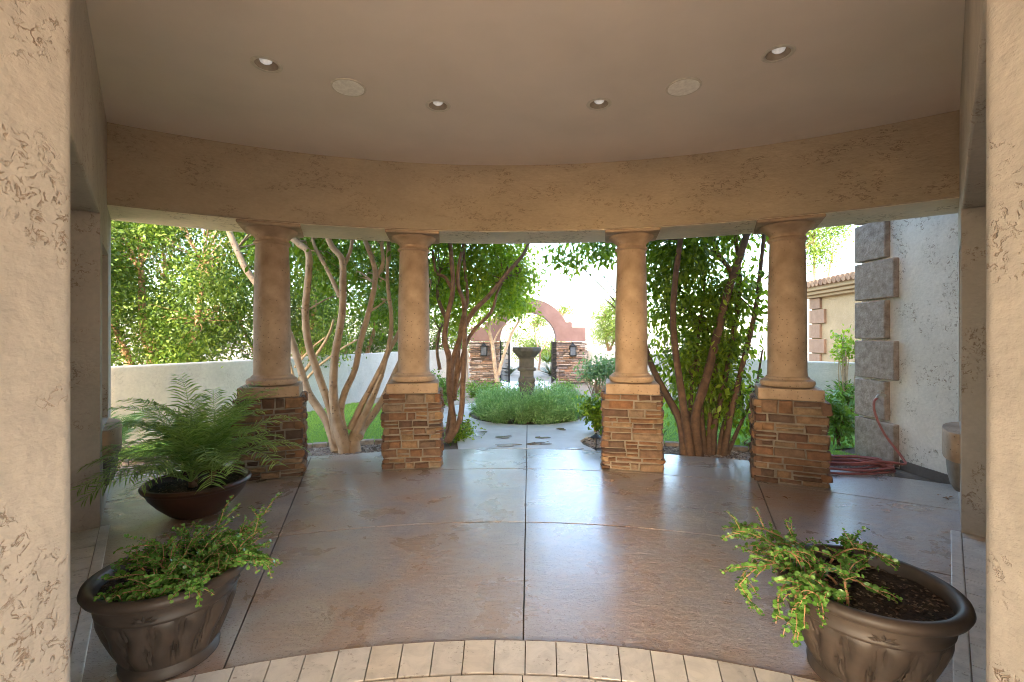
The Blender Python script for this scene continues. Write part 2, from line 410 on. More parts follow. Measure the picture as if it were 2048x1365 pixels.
def arc_slab(mb, r0, r1, a0, a1, z=0.0, gap=.009, drop=.028, step=1.0):
    da0 = math.degrees(gap / 2 / r1)
    a0 += da0; a1 -= da0; r0 += gap / 2; r1 -= gap / 2
    n = max(2, int((a1 - a0) / step)); e = .004
    inner = [pol(r0, a0 + (a1 - a0) * i / n) for i in range(n + 1)]; outer = [pol(r1, a0 + (a1 - a0) * i / n) for i in range(n + 1)]
    vs = []; fs = []
    for p, q in zip(inner, outer):
        d = (q - p).normalized() * e
        vs += [(p.x, p.y, z - drop), (p.x, p.y, z - e), (p.x + d.x, p.y + d.y, z), (q.x - d.x, q.y - d.y, z), (q.x, q.y, z - e), (q.x, q.y, z - drop)]
    for i in range(n):
        for k in range(5): fs.append((i * 6 + k, i * 6 + k + 1, i * 6 + 7 + k, i * 6 + 6 + k))
    fs.append((0, 5, 4, 3, 2, 1)); b = n * 6; fs.append((b, b + 1, b + 2, b + 3, b + 4, b + 5))
    mb.add(vs, fs)
g = MB()
for r0, r1 in ((3.6, 4.95), (4.95, 6.35), (6.35, 7.22)):
    for a0, a1 in ((-62, -20.5), (-20.5, 0), (0, 20.5), (20.5, 62)):
        arc_slab(g, r0, r1, a0, a1)
g.build('patio', M_PATIO, kind='structure')
g = MB(); rng = random.Random(3)
a = -62.0
while a < 62:
    arc_slab(g, 3.385, 3.6, a, a + 2.22, z=.006 + rng.uniform(-.0012, .0012), gap=.005, step=.6); a += 2.22
for ring, (r0, r1) in enumerate(((3.30, 3.38), (2.9, 3.295), (2.5, 2.9), (2.1, 2.5), (1.7, 2.1), (1.3, 1.7), (.9, 1.3), (.5, .9), (.05, .5))):
    st = 5 + ring * 1.5; a = -90.0
    while a < 90:
        arc_slab(g, r0, r1, a, min(90, a + st), z=.0085 + rng.uniform(-.001, .001), gap=.005, step=1.5); a += st
g.build('tile_border', M_TRAV, kind='structure')

g = MB(); g.box(-12, 12, -22, -1.505, -.2, .004); g.build('bounce_floor', M_BOUNCE, kind='structure')  # unseen sunlit paving, added to bounce light into the porch
FCX, FCY, FR = .27, 8.35, 1.06
def path_poly():
    left = [pol(7.232, -6.8 + i * .68) for i in range(21)]
    pts = [(p.x, p.y) for p in left]          # front edge along the patio, left to right
    pts += [(.93, 5.95), (.92, 6.15), (1.02, 6.35), (1.25, 6.5)]
    pts += [(FCX + 1.85 * math.cos(R(t)), FCY + 1.85 * math.sin(R(t))) for t in range(-40, 66, 6)]
    pts += [(1.15, 10.3), (1.15, 14.6), (-.5, 14.6), (-.5, 10.3)]
    pts += [(FCX + 1.75 * math.cos(R(t)), FCY + 1.75 * math.sin(R(t))) for t in range(118, 226, 6)]
    pts += [(-.82, 6.7)]
    return pts
def fill_mesh(name, outer, holes, z, mat, parent=None, kind=None, drop=0.0):
    bm = bmesh.new(); edges = []
    def loop(ps):
        vs = [bm.verts.new((p[0], p[1], z)) for p in ps]
        es = [bm.edges.new((vs[i], vs[(i + 1) % len(vs)])) for i in range(len(vs))]
        return es
    for ps in [outer] + list(holes): edges += loop(ps)
    res = bmesh.ops.triangle_fill(bm, use_beauty=True, use_dissolve=False, edges=edges)
    for f in bm.faces:
        f.normal_update()
        if f.normal.z < 0: f.normal_flip()
    if drop:
        ex = bmesh.ops.extrude_edge_only(bm, edges=edges)
        for v in [e for e in ex['geom'] if isinstance(e, bmesh.types.BMVert)]: v.co.z -= drop
    me = bpy.data.meshes.new(name); bm.to_mesh(me); bm.free(); me.materials.append(mat)
    o = bpy.data.objects.new(name, me); COL.objects.link(o)
    if parent: o.parent = parent
    if kind: o['kind'] = kind
    return o
circ = lambda cx, cy, r, n=40: [(cx + r * math.cos(2 * math.pi * i / n), cy + r * math.sin(2 * math.pi * i / n)) for i in range(n)]
fill_mesh('path', path_poly(), [circ(FCX, FCY, FR)], -.001, M_PATH, kind='structure', drop=.035)
g = MB()                                     # centre joint of the path, a shallow dark groove filler laid on top
a, b = pol(7.24, 0), pol(8.75, 0); nrm = Vector((math.cos(R(TILT)), -math.sin(R(TILT)), 0)) * .006
g.add([a - nrm + Vector((0, 0, .003)), a + nrm + Vector((0, 0, .003)), b + nrm + Vector((0, 0, .003)), b - nrm + Vector((0, 0, .003))], [(0, 1, 2, 3)])
g.build('path_joint', M_BASE, kind='structure')

def pt_in(poly, x, y):
    n = len(poly); inside = np.zeros(len(x), bool); j = n - 1
    for i in range(n):
        xi, yi = poly[i][0], poly[i][1]; xj, yj = poly[j][0], poly[j][1]
        c = ((yi > y) != (yj > y)) & (x < (xj - xi) * (y - yi) / (yj - yi + 1e-12) + xi)
        inside ^= c; j = i
    return inside
lawnL = [tuple(pol(7.85, a)[:2]) for a in range(-38, -11, 2)] + [(-1.55, 7.2), (-2.0, 8.6), (-1.95, 9.6), (-3.42, 9.8), (-4.95, 6.0)]
lawnR = [tuple(pol(7.85, a)[:2]) for a in range(12, 33, 2)] + [(4.05, 5.75), (5.4, 6.2), (4.0, 9.7), (2.5, 9.6), (2.5, 8.0), (1.95, 7.0)]
nr = np.random.default_rng(5)
for poly in (lawnL, lawnR):
    fill_mesh('lawn', poly, [], -.02, M_TURF, kind='structure')
    P = np.array(poly); lo, hi = P.min(0), P.max(0)
    xy = lo + nr.random((60000, 2)) * (hi - lo); xy = xy[pt_in(poly, xy[:, 0], xy[:, 1])][:26000]
    base = np.c_[xy, np.full(len(xy), -.022)]
    d = nr.normal(size=(len(xy), 3)) * .35; d[:, 2] = 1
    o = blades('grass', base, d, nr.uniform(.025, .05, len(xy)), .006, L_LAWN, bend=.4, kind='stuff', rng=nr, segs=2)
# stone edging between the gravel and the lawns
for a0, a1 in ((-36, -12), (12, 29)):
    g = MB(); a = a0; rg = random.Random(a0)
    while a < a1:
        s_ = rg.uniform(1.2, 1.8); arc_slab(g, 7.74, 7.84, a, a + s_, z=.03 + rg.uniform(-.008, .008), gap=.012, drop=.06, step=.6); a += s_
    tag(g.build('lawn_edging', M_GRAVEL), 'low stone edging along the lawn behind the ' + ('pale trunked tree' if a0 < 0 else 'dense dark green tree'), 'edging')
# gravel
def pebbles(name, n, samp, size, mat, seed):
    rg = np.random.default_rng(seed); oc = np.array([(1, 0, 0), (0, 1, 0), (-1, 0, 0), (0, -1, 0), (0, 0, 1), (0, 0, -1)], float)
    tri = [(0, 1, 4), (1, 2, 4), (2, 3, 4), (3, 0, 4), (1, 0, 5), (2, 1, 5), (3, 2, 5), (0, 3, 5)]
    g = MB()
    for i in range(n):
        c = samp(rg); s_ = size * rg.uniform(.5, 1.3); a = rg.uniform(0, 6.28); ca, sa = math.cos(a), math.sin(a)
        v = oc * np.array([s_ * rg.uniform(.8, 1.6), s_, s_ * .55]); v = v * rg.uniform(.75, 1.2, (6, 1))
        v = np.c_[v[:, 0] * ca - v[:, 1] * sa, v[:, 0] * sa + v[:, 1] * ca, v[:, 2]] + c
        g.add([tuple(x) for x in v], tri)
    return g.build(name, mat, smooth=False, kind='stuff')
def samp_arc(a0, a1, r0, r1):
    return lambda rg: np.array(pol(math.sqrt(rg.uniform(r0 * r0, r1 * r1)), rg.uniform(a0, a1), -.022))
pebbles('gravel', 3200, samp_arc(-36, -8.5, 7.24, 7.74), .016, M_GRAVEL, 1)
pebbles('gravel', 3200, samp_arc(7.5, 31, 7.24, 7.74), .016, M_GRAVEL, 2)
def samp_bed(rg):
    while True:
        x, y = rg.uniform(1.0, 2.0), rg.uniform(5.85, 7.0)
        if (x - FCX) ** 2 + (y - FCY) ** 2 > 1.9 ** 2 and y < 7.2: return np.array((x, y, -.02))
pebbles('gravel', 1500, samp_bed, .016, M_GRAVEL, 3)

# ------------------------------------------------------------------ the porch and the added storey behind it
BLOCKER_BACK = -9.25  # back edge of the added storey, limits how far sun reaches the floor
porch = thing('porch', 'curved stucco entrance porch with deep beam, tan ceiling and side openings framing the garden', 'porch')
H_BEAM, H_CEIL = 2.555, 3.27
def arc_block(mb, r0, r1, a0, a1, z0, z1, step=1.0):
    n = int((a1 - a0) / step)
    pts = [pol(r1, a0 + (a1 - a0) * i / n) for i in range(n, -1, -1)] + [pol(r0, a0 + (a1 - a0) * i / n) for i in range(n + 1)]
    n2 = n + 1; vs = []
    for z in (z0, z1): vs += [(p.x, p.y, z) for p in pts]
    m = len(pts); fs = []
    for i in range(m): fs.append((i, (i + 1) % m, m + (i + 1) % m, m + i))
    for i in range(n):
        o0, o1, i0, i1 = i, i + 1, m - 1 - i, m - 2 - i
        fs.append((o1, o0, i0, i1)); fs.append((m + o0, m + o1, m + i1, m + i0))
    mb.add(vs, fs)
g = MB(); arc_block(g, 6.45, 7.12, -36, 35, H_BEAM, 3.32)
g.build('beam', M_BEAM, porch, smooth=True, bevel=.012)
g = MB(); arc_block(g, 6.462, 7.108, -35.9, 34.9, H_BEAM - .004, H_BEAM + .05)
g.build('lit_soffit', M_SOF_LIT, porch)  # separate skin that carries the painted garden light
lights_at = [W(533, 130, 3.12), W(876, 212, 3.675), W(1198, 209, 3.65), W(1556, 108, 3.0)]
outer = [tuple(pol(6.6, a)[:2]) for a in range(-60, 61, 2)] + [(6.2, BLOCKER_BACK), (-6.2, BLOCKER_BACK)]
fill_mesh('ceiling', outer, [circ(p.x, p.y, .078, 28) for p in lights_at], H_CEIL, M_CEIL, porch)
g = MB(); pts = [pol(7.3, a) for a in range(66, -67, -3)]
g.prism([(p.x, p.y) for p in pts] + [(-5.3, -1.75), (5.3, -1.75)], 3.46, 4.3)
g.build('roof', M_ST, porch)
# side walls: a line running out from the near pier, with an opening, then an end pier with a niche
def side(sgn, A, d, t_near, t_jamb, t_n0, t_n1, t_end, corner):
    d = Vector((d[0], d[1], 0)).normalized(); n = Vector((-d.y, d.x, 0))
    if n.x * sgn < 0: n = -n                              # outward
    A = Vector((A[0], A[1], 0))
    def quad(t0, t1, p0, p1):
        q = [A + d * t0 + n * p0, A + d * t1 + n * p0, A + d * t1 + n * p1, A + d * t0 + n * p1]
        q = [(v.x, v.y) for v in q]
        ar = sum(q[i][0] * q[(i + 1) % 4][1] - q[(i + 1) % 4][0] * q[i][1] for i in range(4))
        return q if ar > 0 else q[::-1]
    TH = .48; HD = 2.31
    g = MB()
    g.prism(quad(t_near, t_jamb + .002, 0, TH), HD, 3.32)               # header over the opening
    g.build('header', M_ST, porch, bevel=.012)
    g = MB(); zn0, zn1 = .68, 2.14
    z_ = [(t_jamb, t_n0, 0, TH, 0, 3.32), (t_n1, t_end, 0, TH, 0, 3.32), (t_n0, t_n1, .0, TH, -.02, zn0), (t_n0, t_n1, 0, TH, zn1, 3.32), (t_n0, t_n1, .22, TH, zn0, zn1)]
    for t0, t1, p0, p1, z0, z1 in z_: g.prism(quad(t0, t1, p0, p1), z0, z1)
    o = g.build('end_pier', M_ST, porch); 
    # shallow side passage behind the opening
    g = MB()
    g.prism(quad(t_near - .9, t_jamb + .9, 1.7, 1.85), -.02, 2.9)
    g.prism(quad(t_jamb + .5, t_jamb + .65, TH, 1.7), -.02, 2.9)
    g.prism(quad(t_near - .9, t_near - .75, TH, 1.7), -.02, 2.9)
    g.prism(quad(t_near - .75, t_jamb + .5, TH + .002, 1.7), HD + .002, 2.9)
    g.build('passage_wall', M_ST, porch)
    # pale threshold strip along the foot of the opening
    g = MB(); g.prism(quad(t_near - .3, t_jamb - .003, -.055, .0), -.03, .012); g.build('threshold', M_TRAV, porch, bevel=.004)
    g = MB(); tt = t_near - .3; 
    while tt < t_jamb - .01:
        t2 = min(tt + .19, t_jamb - .003); g.prism(quad(tt + .003, t2 - .003, .004, 1.69), -.02, .008); tt += .19
    g.build('passage_floor', M_TRAV, porch)
    # stone ledge with a rounded bowl below, standing out of the niche
    c = A + d * ((t_n0 + t_n1) / 2)
    Mx = Matrix.Translation((c.x, c.y, 0)) @ Matrix.Rotation(math.atan2(-n.y, -n.x), 4, 'Z')   # local +x points into the room
    hw = (t_n1 - t_n0) / 2
    g = MB(); g.lathe([(.97, .45), (1, .465), (1, .655), (.97, .67)], 40, sx=.105, sy=hw, M=Mx)
    lg = g.build('niche_ledge', M_COL, porch, smooth=True)
    g = MB(); g.lathe([(.12, .17), (.42, .185), (.66, .23), (.82, .31), (.9, .39), (.92, .449)], 40, sx=.09, sy=hw * .85, M=Mx)
    g.build('bowl', M_MORT, lg, smooth=True)  # darker material stands in for the shade under the ledge
    # near pier: rounded corner between the alcove wall and the opening
    cx, cy = corner; r = .05
    arc = [(cx + sgn * r - sgn * r * math.cos(R(t)), cy - r + r * math.sin(R(t))) for t in range(0, 91, 9)]
    poly = [(cx, .35)] + arc + [(cx + sgn * .62, cy), (cx + sgn * .62, .35)]
    ar = sum(poly[i][0] * poly[(i + 1) % len(poly)][1] - poly[(i + 1) % len(poly)][0] * poly[i][1] for i in range(len(poly)))
    if ar < 0: poly = poly[::-1]
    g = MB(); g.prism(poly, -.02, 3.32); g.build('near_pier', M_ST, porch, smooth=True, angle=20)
side(-1, (-1.90, 1.95), (-.629, .778), -.95, 1.787, 2.02, 2.76, 3.19, (-1.155, 1.22))
side(1, (1.964, 1.95), (.691, .722), -1.05, 1.80, 2.02, 2.72, 3.1, (1.22, 1.2))
house = thing('house', 'unseen tall stucco block on piers behind the entrance porch, added to shade the courtyard', 'house')
g = MB(); g.box(-7.1, 6.2, BLOCKER_BACK, -1.76, 3.47, 9.3)  # added sun blocker, sized so its shadow covers courtyard and arch
for x in (-5.2, -1.9, 1.9, 5.2): g.box(x - .25, x + .25, BLOCKER_BACK, BLOCKER_BACK + .5, -.03, 3.468)
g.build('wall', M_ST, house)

# recessed lights and speakers
for p, lb in zip(lights_at, ('round recessed eyeball ceiling light, far left of the four, outside the left speaker', 'small recessed ceiling light just right of the left ceiling speaker, near the beam',
                             'small recessed ceiling light just left of the right ceiling speaker, near the beam', 'round recessed eyeball ceiling light, far right of the four, outside the right speaker')):
    t = thing('ceiling_light', lb, 'ceiling light', (p.x, p.y, H_CEIL), 0, 'recessed lights in the porch ceiling')
    g = MB(); g.lathe([(.074, .012), (.074, -.004), (.08, -.007), (.095, -.006), (.101, -.0015)], 36, cap0=False, cap1=False); g.build('trim_ring', M_WHITE, t, smooth=True)
    g = MB(); g.lathe([(.0735, -.002), (.07, .03), (.062, .09), (.05, .12), (.001, .121)], 28, cap0=False); g.build('baffle', M_BAFFLE, t, smooth=True)
    g = MB(); g.lathe([(.001, -.001), (.02, .002), (.036, .012), (.043, .03), (.04, .06), (.022, .1)], 24, M=Matrix.Rotation(R(14), 4, 'X')); g.build('bulb', M_BULB, t, smooth=True)
for p, lb in ((W(697, 175, 3.405), 'flat round pale speaker cover in the left half of the porch ceiling'), (W(1367, 174, 3.40), 'flat round pale speaker cover in the right half of the porch ceiling')):
    t = thing('ceiling_speaker', lb, 'speaker', (p.x, p.y, H_CEIL), 0, 'speakers in the porch ceiling')
    g = MB(); g.lathe([(.113, -.0065), (.12, -.008), (.127, -.005), (.128, -.001)], 40, cap0=False, cap1=False); g.build('frame', M_WHITE, t, smooth=True)
    g = MB(); g.lathe([(.001, -.0085), (.06, -.0082), (.1125, -.0065)], 40, cap0=False, cap1=False); g.build('grille', M_GRILLE, t, smooth=True)

# ------------------------------------------------------------------ columns
def ledge_stones(mb, wx, wy, H, seed, rows=(.045, .085), lens=(.09, .26), dep=.07, prot=.018):
    rg = random.Random(seed); z = 0.0; ri = 0
    while z < H - .005:
        h = rg.uniform(*rows)
        if H - z - h < rows[0]: h = H - z
        for f in range(4):
            full = (f % 2 == 0) == (ri % 2 == 0)
            half = (wx if f % 2 == 0 else wy) / 2; off = (wy if f % 2 == 0 else wx) / 2
            a = -half if full else -half + dep * .8; e = half if full else half - dep * .8
            Mf = Matrix.Rotation(f * math.pi / 2, 4, 'Z')
            while a < e - .01:
                l = rg.uniform(*lens)
                if e - a - l < lens[0]: l = e - a
                gp = .0075; o = rg.uniform(-.5, 1) * prot; c = .013
                x0, x1, z0, z1 = a + gp, a + l - gp, z + gp, z + h - gp
                zs = [(z0, z1)]
                if h > .07 and rg.random() < .4:           # two thin courses inside one
                    zm = z0 + (z1 - z0) * rg.uniform(.4, .6); zs = [(z0, zm - gp), (zm + gp, z1)]
                j = lambda s_=.006: rg.uniform(-s_, s_)
                ext0 = rg.uniform(0, .014) if full and a <= -half + 1e-6 else 0
                ext1 = rg.uniform(0, .014) if full and a + l >= half - 1e-6 else 0
                x0 -= ext0; x1 += ext1
                for z0, z1 in zs:
                  o = rg.uniform(-.5, 1) * prot
                  yb, y1, y2 = -off + dep, -off - o + c, -off - o
                  vs = [(x0, yb, z0), (x1, yb, z0), (x1, yb, z1), (x0, yb, z1),
                      (x0 + j(), y1, z0 + j()), (x1 + j(), y1, z0 + j()), (x1 + j(), y1, z1 + j()), (x0 + j(), y1, z1 + j()),
                      (x0 + c + j(), y2 + j(), z0 + c + j()), (x1 - c + j(), y2 + j(), z0 + c * .8 + j()), (x1 - c + j(), y2 + j(), z1 - c + j()), (x0 + c + j(), y2 + j(), z1 - c + j())]
                  fs = [(4, 5, 1, 0), (5, 6, 2, 1), (6, 7, 3, 2), (7, 4, 0, 3), (8, 9, 5, 4), (9, 10, 6, 5), (10, 11, 7, 6), (11, 8, 4, 7), (8, 11, 10, 9)]
                  fs = [tuple(reversed(q)) for q in fs]
                  mb.add([Mf @ Vector(v) for v in vs], fs)
                a += l
        z += h; ri += 1
col_labels = ('tan round column on a brown stone pedestal behind the potted palm, leftmost of four',
              'tan round column on a brown stone pedestal between the pale trunked tree and the path',
              'tan round column on a brown stone pedestal between the path and the dense dark tree',
              'tan round column on a brown stone pedestal beside the coiled red hose, rightmost of four')
for k, (ang, lb) in enumerate(zip((-23.3, -10.9, 10.0, 23.0), col_labels)):
    p = pol(6.72, ang)
    t = thing('column', lb, 'column', (p.x, p.y, 0), -R(ang + TILT), 'columns carrying the porch beam')
    g = MB(); ledge_stones(g, .62, .62, .80, 40 + k, rows=(.05, .1), lens=(.08, .27), prot=.026); ped = g.build('pedestal', M_STONE, t)
    g = MB(); g.box(-.288, .288, -.288, .288, -.01, .795); g.build('mortar_core', M_MORT, ped)
    g = MB(); g.box(-.275, .275, -.275, .275, .797, .905); g.build('plinth', M_COL, t, bevel=.008)
    g = MB(); g.lathe([(.205, .906), (.232, .915), (.244, .94), (.238, .968), (.215, .982), (.2, .986), (.196, 1.0), (.18, 1.012)], 48); g.build('base_moulding', M_COL, t, smooth=True)
    g = MB(); g.lathe([(.179, 1.008), (.174, 1.05), (.174, 1.4), (.171, 1.8), (.162, 2.2), (.156, 2.36)], 48)
    g.build('shaft', M_COL, t, smooth=True)
    g = MB(); g.lathe([(.158, 2.355), (.172, 2.362), (.178, 2.375), (.172, 2.388), (.16, 2.395), (.158, 2.42), (.178, 2.445), (.2, 2.462), (.225, 2.482), (.24, 2.5), (.243, 2.514)], 48)
    cp = g.build('capital', M_COL, t, smooth=True)
    g = MB(); g.box(-.285, .285, -.285, .285, 2.515, 2.549); g.build('abacus', M_COL, cp, bevel=.012)

# ------------------------------------------------------------------ right wing wall with quoins, hose
wing = thing('house_wing', 'off white stucco house wing wall with grey stone corner blocks right of the patio', 'house', (4.22, 0, 0))
g = MB(); g.box(0, 6.0, -1.9, 5.5, -.05, 4.6); g.build('wall', M_EXT, wing, bevel=.01)
g = MB(); g.box(-.02, .0, 3.95, 4.93, -.03, .07); g.build('base_strip', M_BASE, wing)
for k in range(10):
    ln = .54 if k % 2 == 0 else .42
    g = MB(); g.box(-.062, .02, 5.5 - ln, 5.53, .457 * k + .012 - (.03 if k == 0 else 0), .457 * (k + 1) - .012)
    g.build('quoin', M_QUOIN, wing, bevel=.012)
hose = thing('garden_hose', 'dull red garden hose coiled on the patio, running up to a tap', 'hose', (3.6, 4.85, 0))
rg = random.Random(8); pts = []
cx, cy = 3.52, 4.86
nturn = 6
for i in range(nturn * 12):
    a = 2 * math.pi * i / 12; tt = i / (nturn * 12); j = i // 12
    ra = (.52, .40, .46, .33, .43, .36)[j]; rb_ = (.26, .15, .21, .10, .18, .14)[j]; ox, oy = ((0, 0), (-.06, .02), (.05, -.03), (-.1, .02), (.03, .03), (-.03, -.02))[j]
    pts.append((cx + ox + math.cos(a) * ra + rg.uniform(-.01, .01), cy + oy + math.sin(a) * rb_ + rg.uniform(-.01, .01), .014 + .016 * j + rg.uniform(0, .006)))
pts += [(3.95, 4.72, .1), (4.06, 4.7, .09), (4.08, 4.78, .16), (4.05, 4.95, .35), (4.03, 5.05, .55), (4.04, 5.08, .68), (4.08, 5.08, .72)]
loc = Vector((3.6, 4.85, 0)); pts = [Vector(p) - loc for p in pts]
g = MB(); g.tube(pts, [.0125] * len(pts), 8, 3); g.build('hose', M_HOSE, hose, smooth=True)
tap = thing('garden_tap', 'small metal garden tap on the quoined wall above the red hose', 'tap', (4.12, 5.08, .75))
g = MB(); g.tube([(.05, 0, 0), (-.03, 0, .0), (-.05, 0, -.03)], [.012, .012, .011], 10, 3); g.build('spout', M_BRASS, tap, smooth=True)
g = MB(); g.lathe([(.006, 0), (.006, .03), (.026, .032), (.026, .04), (.004, .042)], 14, M=Matrix.Translation((-.01, 0, .01))); g.build('handle', M_BRASS, tap, smooth=True)

# ------------------------------------------------------------------ garden walls, gate arch, far house
def wall_run(name, pts, h, th, label):
    g = MB(); L = []; Rr = []
    for i, p in enumerate(pts):
        a = Vector(pts[max(i - 1, 0)]); b = Vector(pts[min(i + 1, len(pts) - 1)]); d = (b - a).normalized(); n = Vector((-d.y, d.x))
        L.append(Vector(p) + n * th / 2); Rr.append(Vector(p) - n * th / 2)
    n = len(pts); vs = []
    for l, r in zip(L, Rr): vs += [(l.x, l.y, -.06), (l.x, l.y, h), (r.x, r.y, h), (r.x, r.y, -.06)]
    fs = []
    for i in range(n - 1):
        for k in range(4): fs.append((i * 4 + k, i * 4 + 4 + k, i * 4 + 4 + (k + 1) % 4, i * 4 + (k + 1) % 4))
    fs += [(0, 1, 2, 3), ((n - 1) * 4 + 3, (n - 1) * 4 + 2, (n - 1) * 4 + 1, (n - 1) * 4)]
    g.add(vs, fs); return tag(g.build(name, M_GW, bevel=.02), label, 'wall')
def smooth_pts(pts, sub=6):
    P = [Vector(p) for p in pts]; P = [2 * P[0] - P[1]] + P + [2 * P[-1] - P[-2]]; q = []
    for i in range(1, len(P) - 2):
        for k in range(sub):
            t = k / sub
            q.append(0.5 * ((2 * P[i]) + (P[i + 1] - P[i - 1]) * t + (2 * P[i - 1] - 5 * P[i] + 4 * P[i + 1] - P[i + 2]) * t * t + (3 * P[i] - P[i - 1] - 3 * P[i + 1] + P[i + 2]) * t ** 3))
    return [tuple(v) for v in q] + [tuple(P[-2])]
wall_run('garden_wall', smooth_pts([(-8.5, 3.6), (-6.6, 4.3), (-5.2, 5.9), (-3.62, 9.95), (-2.6, 13.2), (-1.42, 14.35)]), 1.02, .2, 'low off white stucco garden wall curving along the left lawn')
wall_run('garden_wall', smooth_pts([(2.36, 14.35), (3.4, 13.0), (4.25, 9.9), (5.9, 7.2), (9.0, 6.2)]), .98, .2, 'low stucco garden wall on the right, partly behind the dense dark tree')

AX, AY = .50, 14.3
arch = thing('gate_arch', 'terracotta stucco gateway arch on stacked stone pillars at the end of the path', 'arch', (AX, AY, 0))
def arch_profile():
    ri, ro, zs = .875, 1.31, 1.29
    out = [(-1.78, 1.27), (-1.78, 1.71), (-1.36, 1.71), (-1.36, 1.87), (-1.16, 1.87)]
    a0 = math.degrees(math.asin((1.90 - zs) / ro))
    out += [(-ro * math.cos(R(a)), zs + ro * math.sin(R(a))) for a in np.linspace(a0, 180 - a0, 30)]
    out += [(1.16, 1.87), (1.36, 1.87), (1.36, 1.71), (1.78, 1.71), (1.78, 1.27)]
    inn = [(ri * math.cos(R(a)), zs + ri * math.sin(R(a))) for a in np.linspace(0, 180, 36)]
    return out, [(ri, 1.27)] + inn + [(-ri, 1.27)]
o_, i_ = arch_profile(); prof = o_ + i_
bm = bmesh.new(); vs = [bm.verts.new((x, -.22, z)) for x, z in prof]
es = [bm.edges.new((vs[i], vs[(i + 1) % len(vs)])) for i in range(len(vs))]
bmesh.ops.triangle_fill(bm, use_beauty=True, use_dissolve=False, edges=es)
ex = bmesh.ops.extrude_face_region(bm, geom=list(bm.faces))
for v in [e for e in ex['geom'] if isinstance(e, bmesh.types.BMVert)]: v.co.y = .22
bmesh.ops.recalc_face_normals(bm, faces=list(bm.faces))
me = bpy.data.meshes.new('arch_band'); bm.to_mesh(me); bm.free(); me.materials.append(M_TERRA)
o = bpy.data.objects.new('arch_band', me); COL.objects.link(o); o.parent = arch
for s_ in (-1, 1):
    g = MB(); ledge_stones(g, .93, .56, 1.26, 70 + s_, rows=(.045, .085), lens=(.12, .42), prot=.04)
    pr = g.build('stone_pillar', M_STONE2, arch); pr.location = (s_ * 1.345, 0, 0)
    g = MB(); g.box(-.42, .42, -.235, .235, -.02, 1.255); g.build('mortar_core', M_MORT, pr)
for s_, lb in ((-1, 'open black iron gate leaf on the left side of the arch'), (1, 'open black iron gate leaf on the right side of the arch')):
    gt = thing('iron_gate', lb, 'gate', (AX + s_ * .86, AY - .24, .0), R(-s_ * 73) if s_ < 0 else R(180 + 107 - 180 - 0), 'pair of iron gate leaves')
    gt.rotation_euler = (0, 0, R(-70) if s_ < 0 else R(-104))
    g = MB()
    for x in (0.01, .82): g.box(x - .015, x + .015, -.015, .015, .06, 1.3)
    for z in (.08, .45, .9, 1.24): g.box(.026, .804, -.012, .012, z, z + .025)
    g.build('gate_frame', M_BLACK, gt)
    g = MB()
    for k in range(9):
        x = .1 + k * .08; g.box(x - .006, x + .006, -.0065, .0065, .1, 1.24)
    for z in (.25, .34, .62, .74, 1.05, 1.12): g.box(.027, .803, -.0045, .0045, z, z + .012)
    g.build('bars', M_BLACK, gt)
for s_, lb in ((-1, 'black wall lantern on the left stone pillar of the gate arch'), (1, 'black wall lantern on the right stone pillar of the gate arch')):
    p = (AX + s_ * 1.36, AY - .36, .84)
    t = thing('wall_lantern', lb, 'lantern', p, 0, 'lanterns on the gate pillars')
    g = MB(); g.box(-.10, .10, -.08, .08, -.02, .01); g.box(-.11, .11, -.09, .09, .27, .29)
    for x in (-.09, .09):
        for y in (-.07, .07): g.box(x - .01, x + .01, y - .01, y + .01, .01, .27)
    g.lathe([(.11, .29), (.05, .36), (.02, .37), (.02, .4), (.004, .41)], 4, M=Matrix.Rotation(R(45), 4, 'Z')); g.build('cage', M_BLACK, t)
    g = MB(); g.box(-.078, .078, -.058, .058, .012, .268); g.build('glass', plain("lantern_glass", (.12, .13, .15), .15), t)
    g = MB(); g.box(-.06, .06, .09, .12, .02, .34); g.box(-.015, .015, .05, .1, .29, .32); g.build('bracket', M_BLACK, t)

fh = thing('far_house', 'tan neighbouring house with tiled roof edge and corner blocks beyond the right garden wall', 'house', (9.55, 14.5, 0), R(-5))
g = MB(); g.box(0, 7, -8.0, 0, -.06, 2.62); g.build('wall', M_HOUSE, fh)
g = MB(); g.box(-.18, 7.2, -8.2, .18, 2.62, 2.70); g.box(-.30, 7.3, -8.3, .30, 2.702, 2.80); g.box(-.42, 7.4, -8.4, .42, 2.802, 2.98); g.build('eave_moulding', M_EAVE, fh, bevel=.02)
g = MB()
n = 44
for k in range(n):
    y = -8.5 + k * 9.0 / n
    g.tube([(-.55, y + .1, 2.99), (3.4, y + .1, 3.75)], [.1, .1], 8, 1)
g.box(-.5, 3.4, -8.5, .5, 2.981, 3.0)
g.build('roof', M_TILE, fh, smooth=True)
for k in range(6):
    ln = .78 if k % 2 == 0 else .55
    g = MB(); g.box(-.07, .02, -ln, .03, .457 * k, .457 * (k + 1) - .03 - (.1 if k == 5 else 0)); g.build('quoin', M_QTAN, fh, bevel=.01)

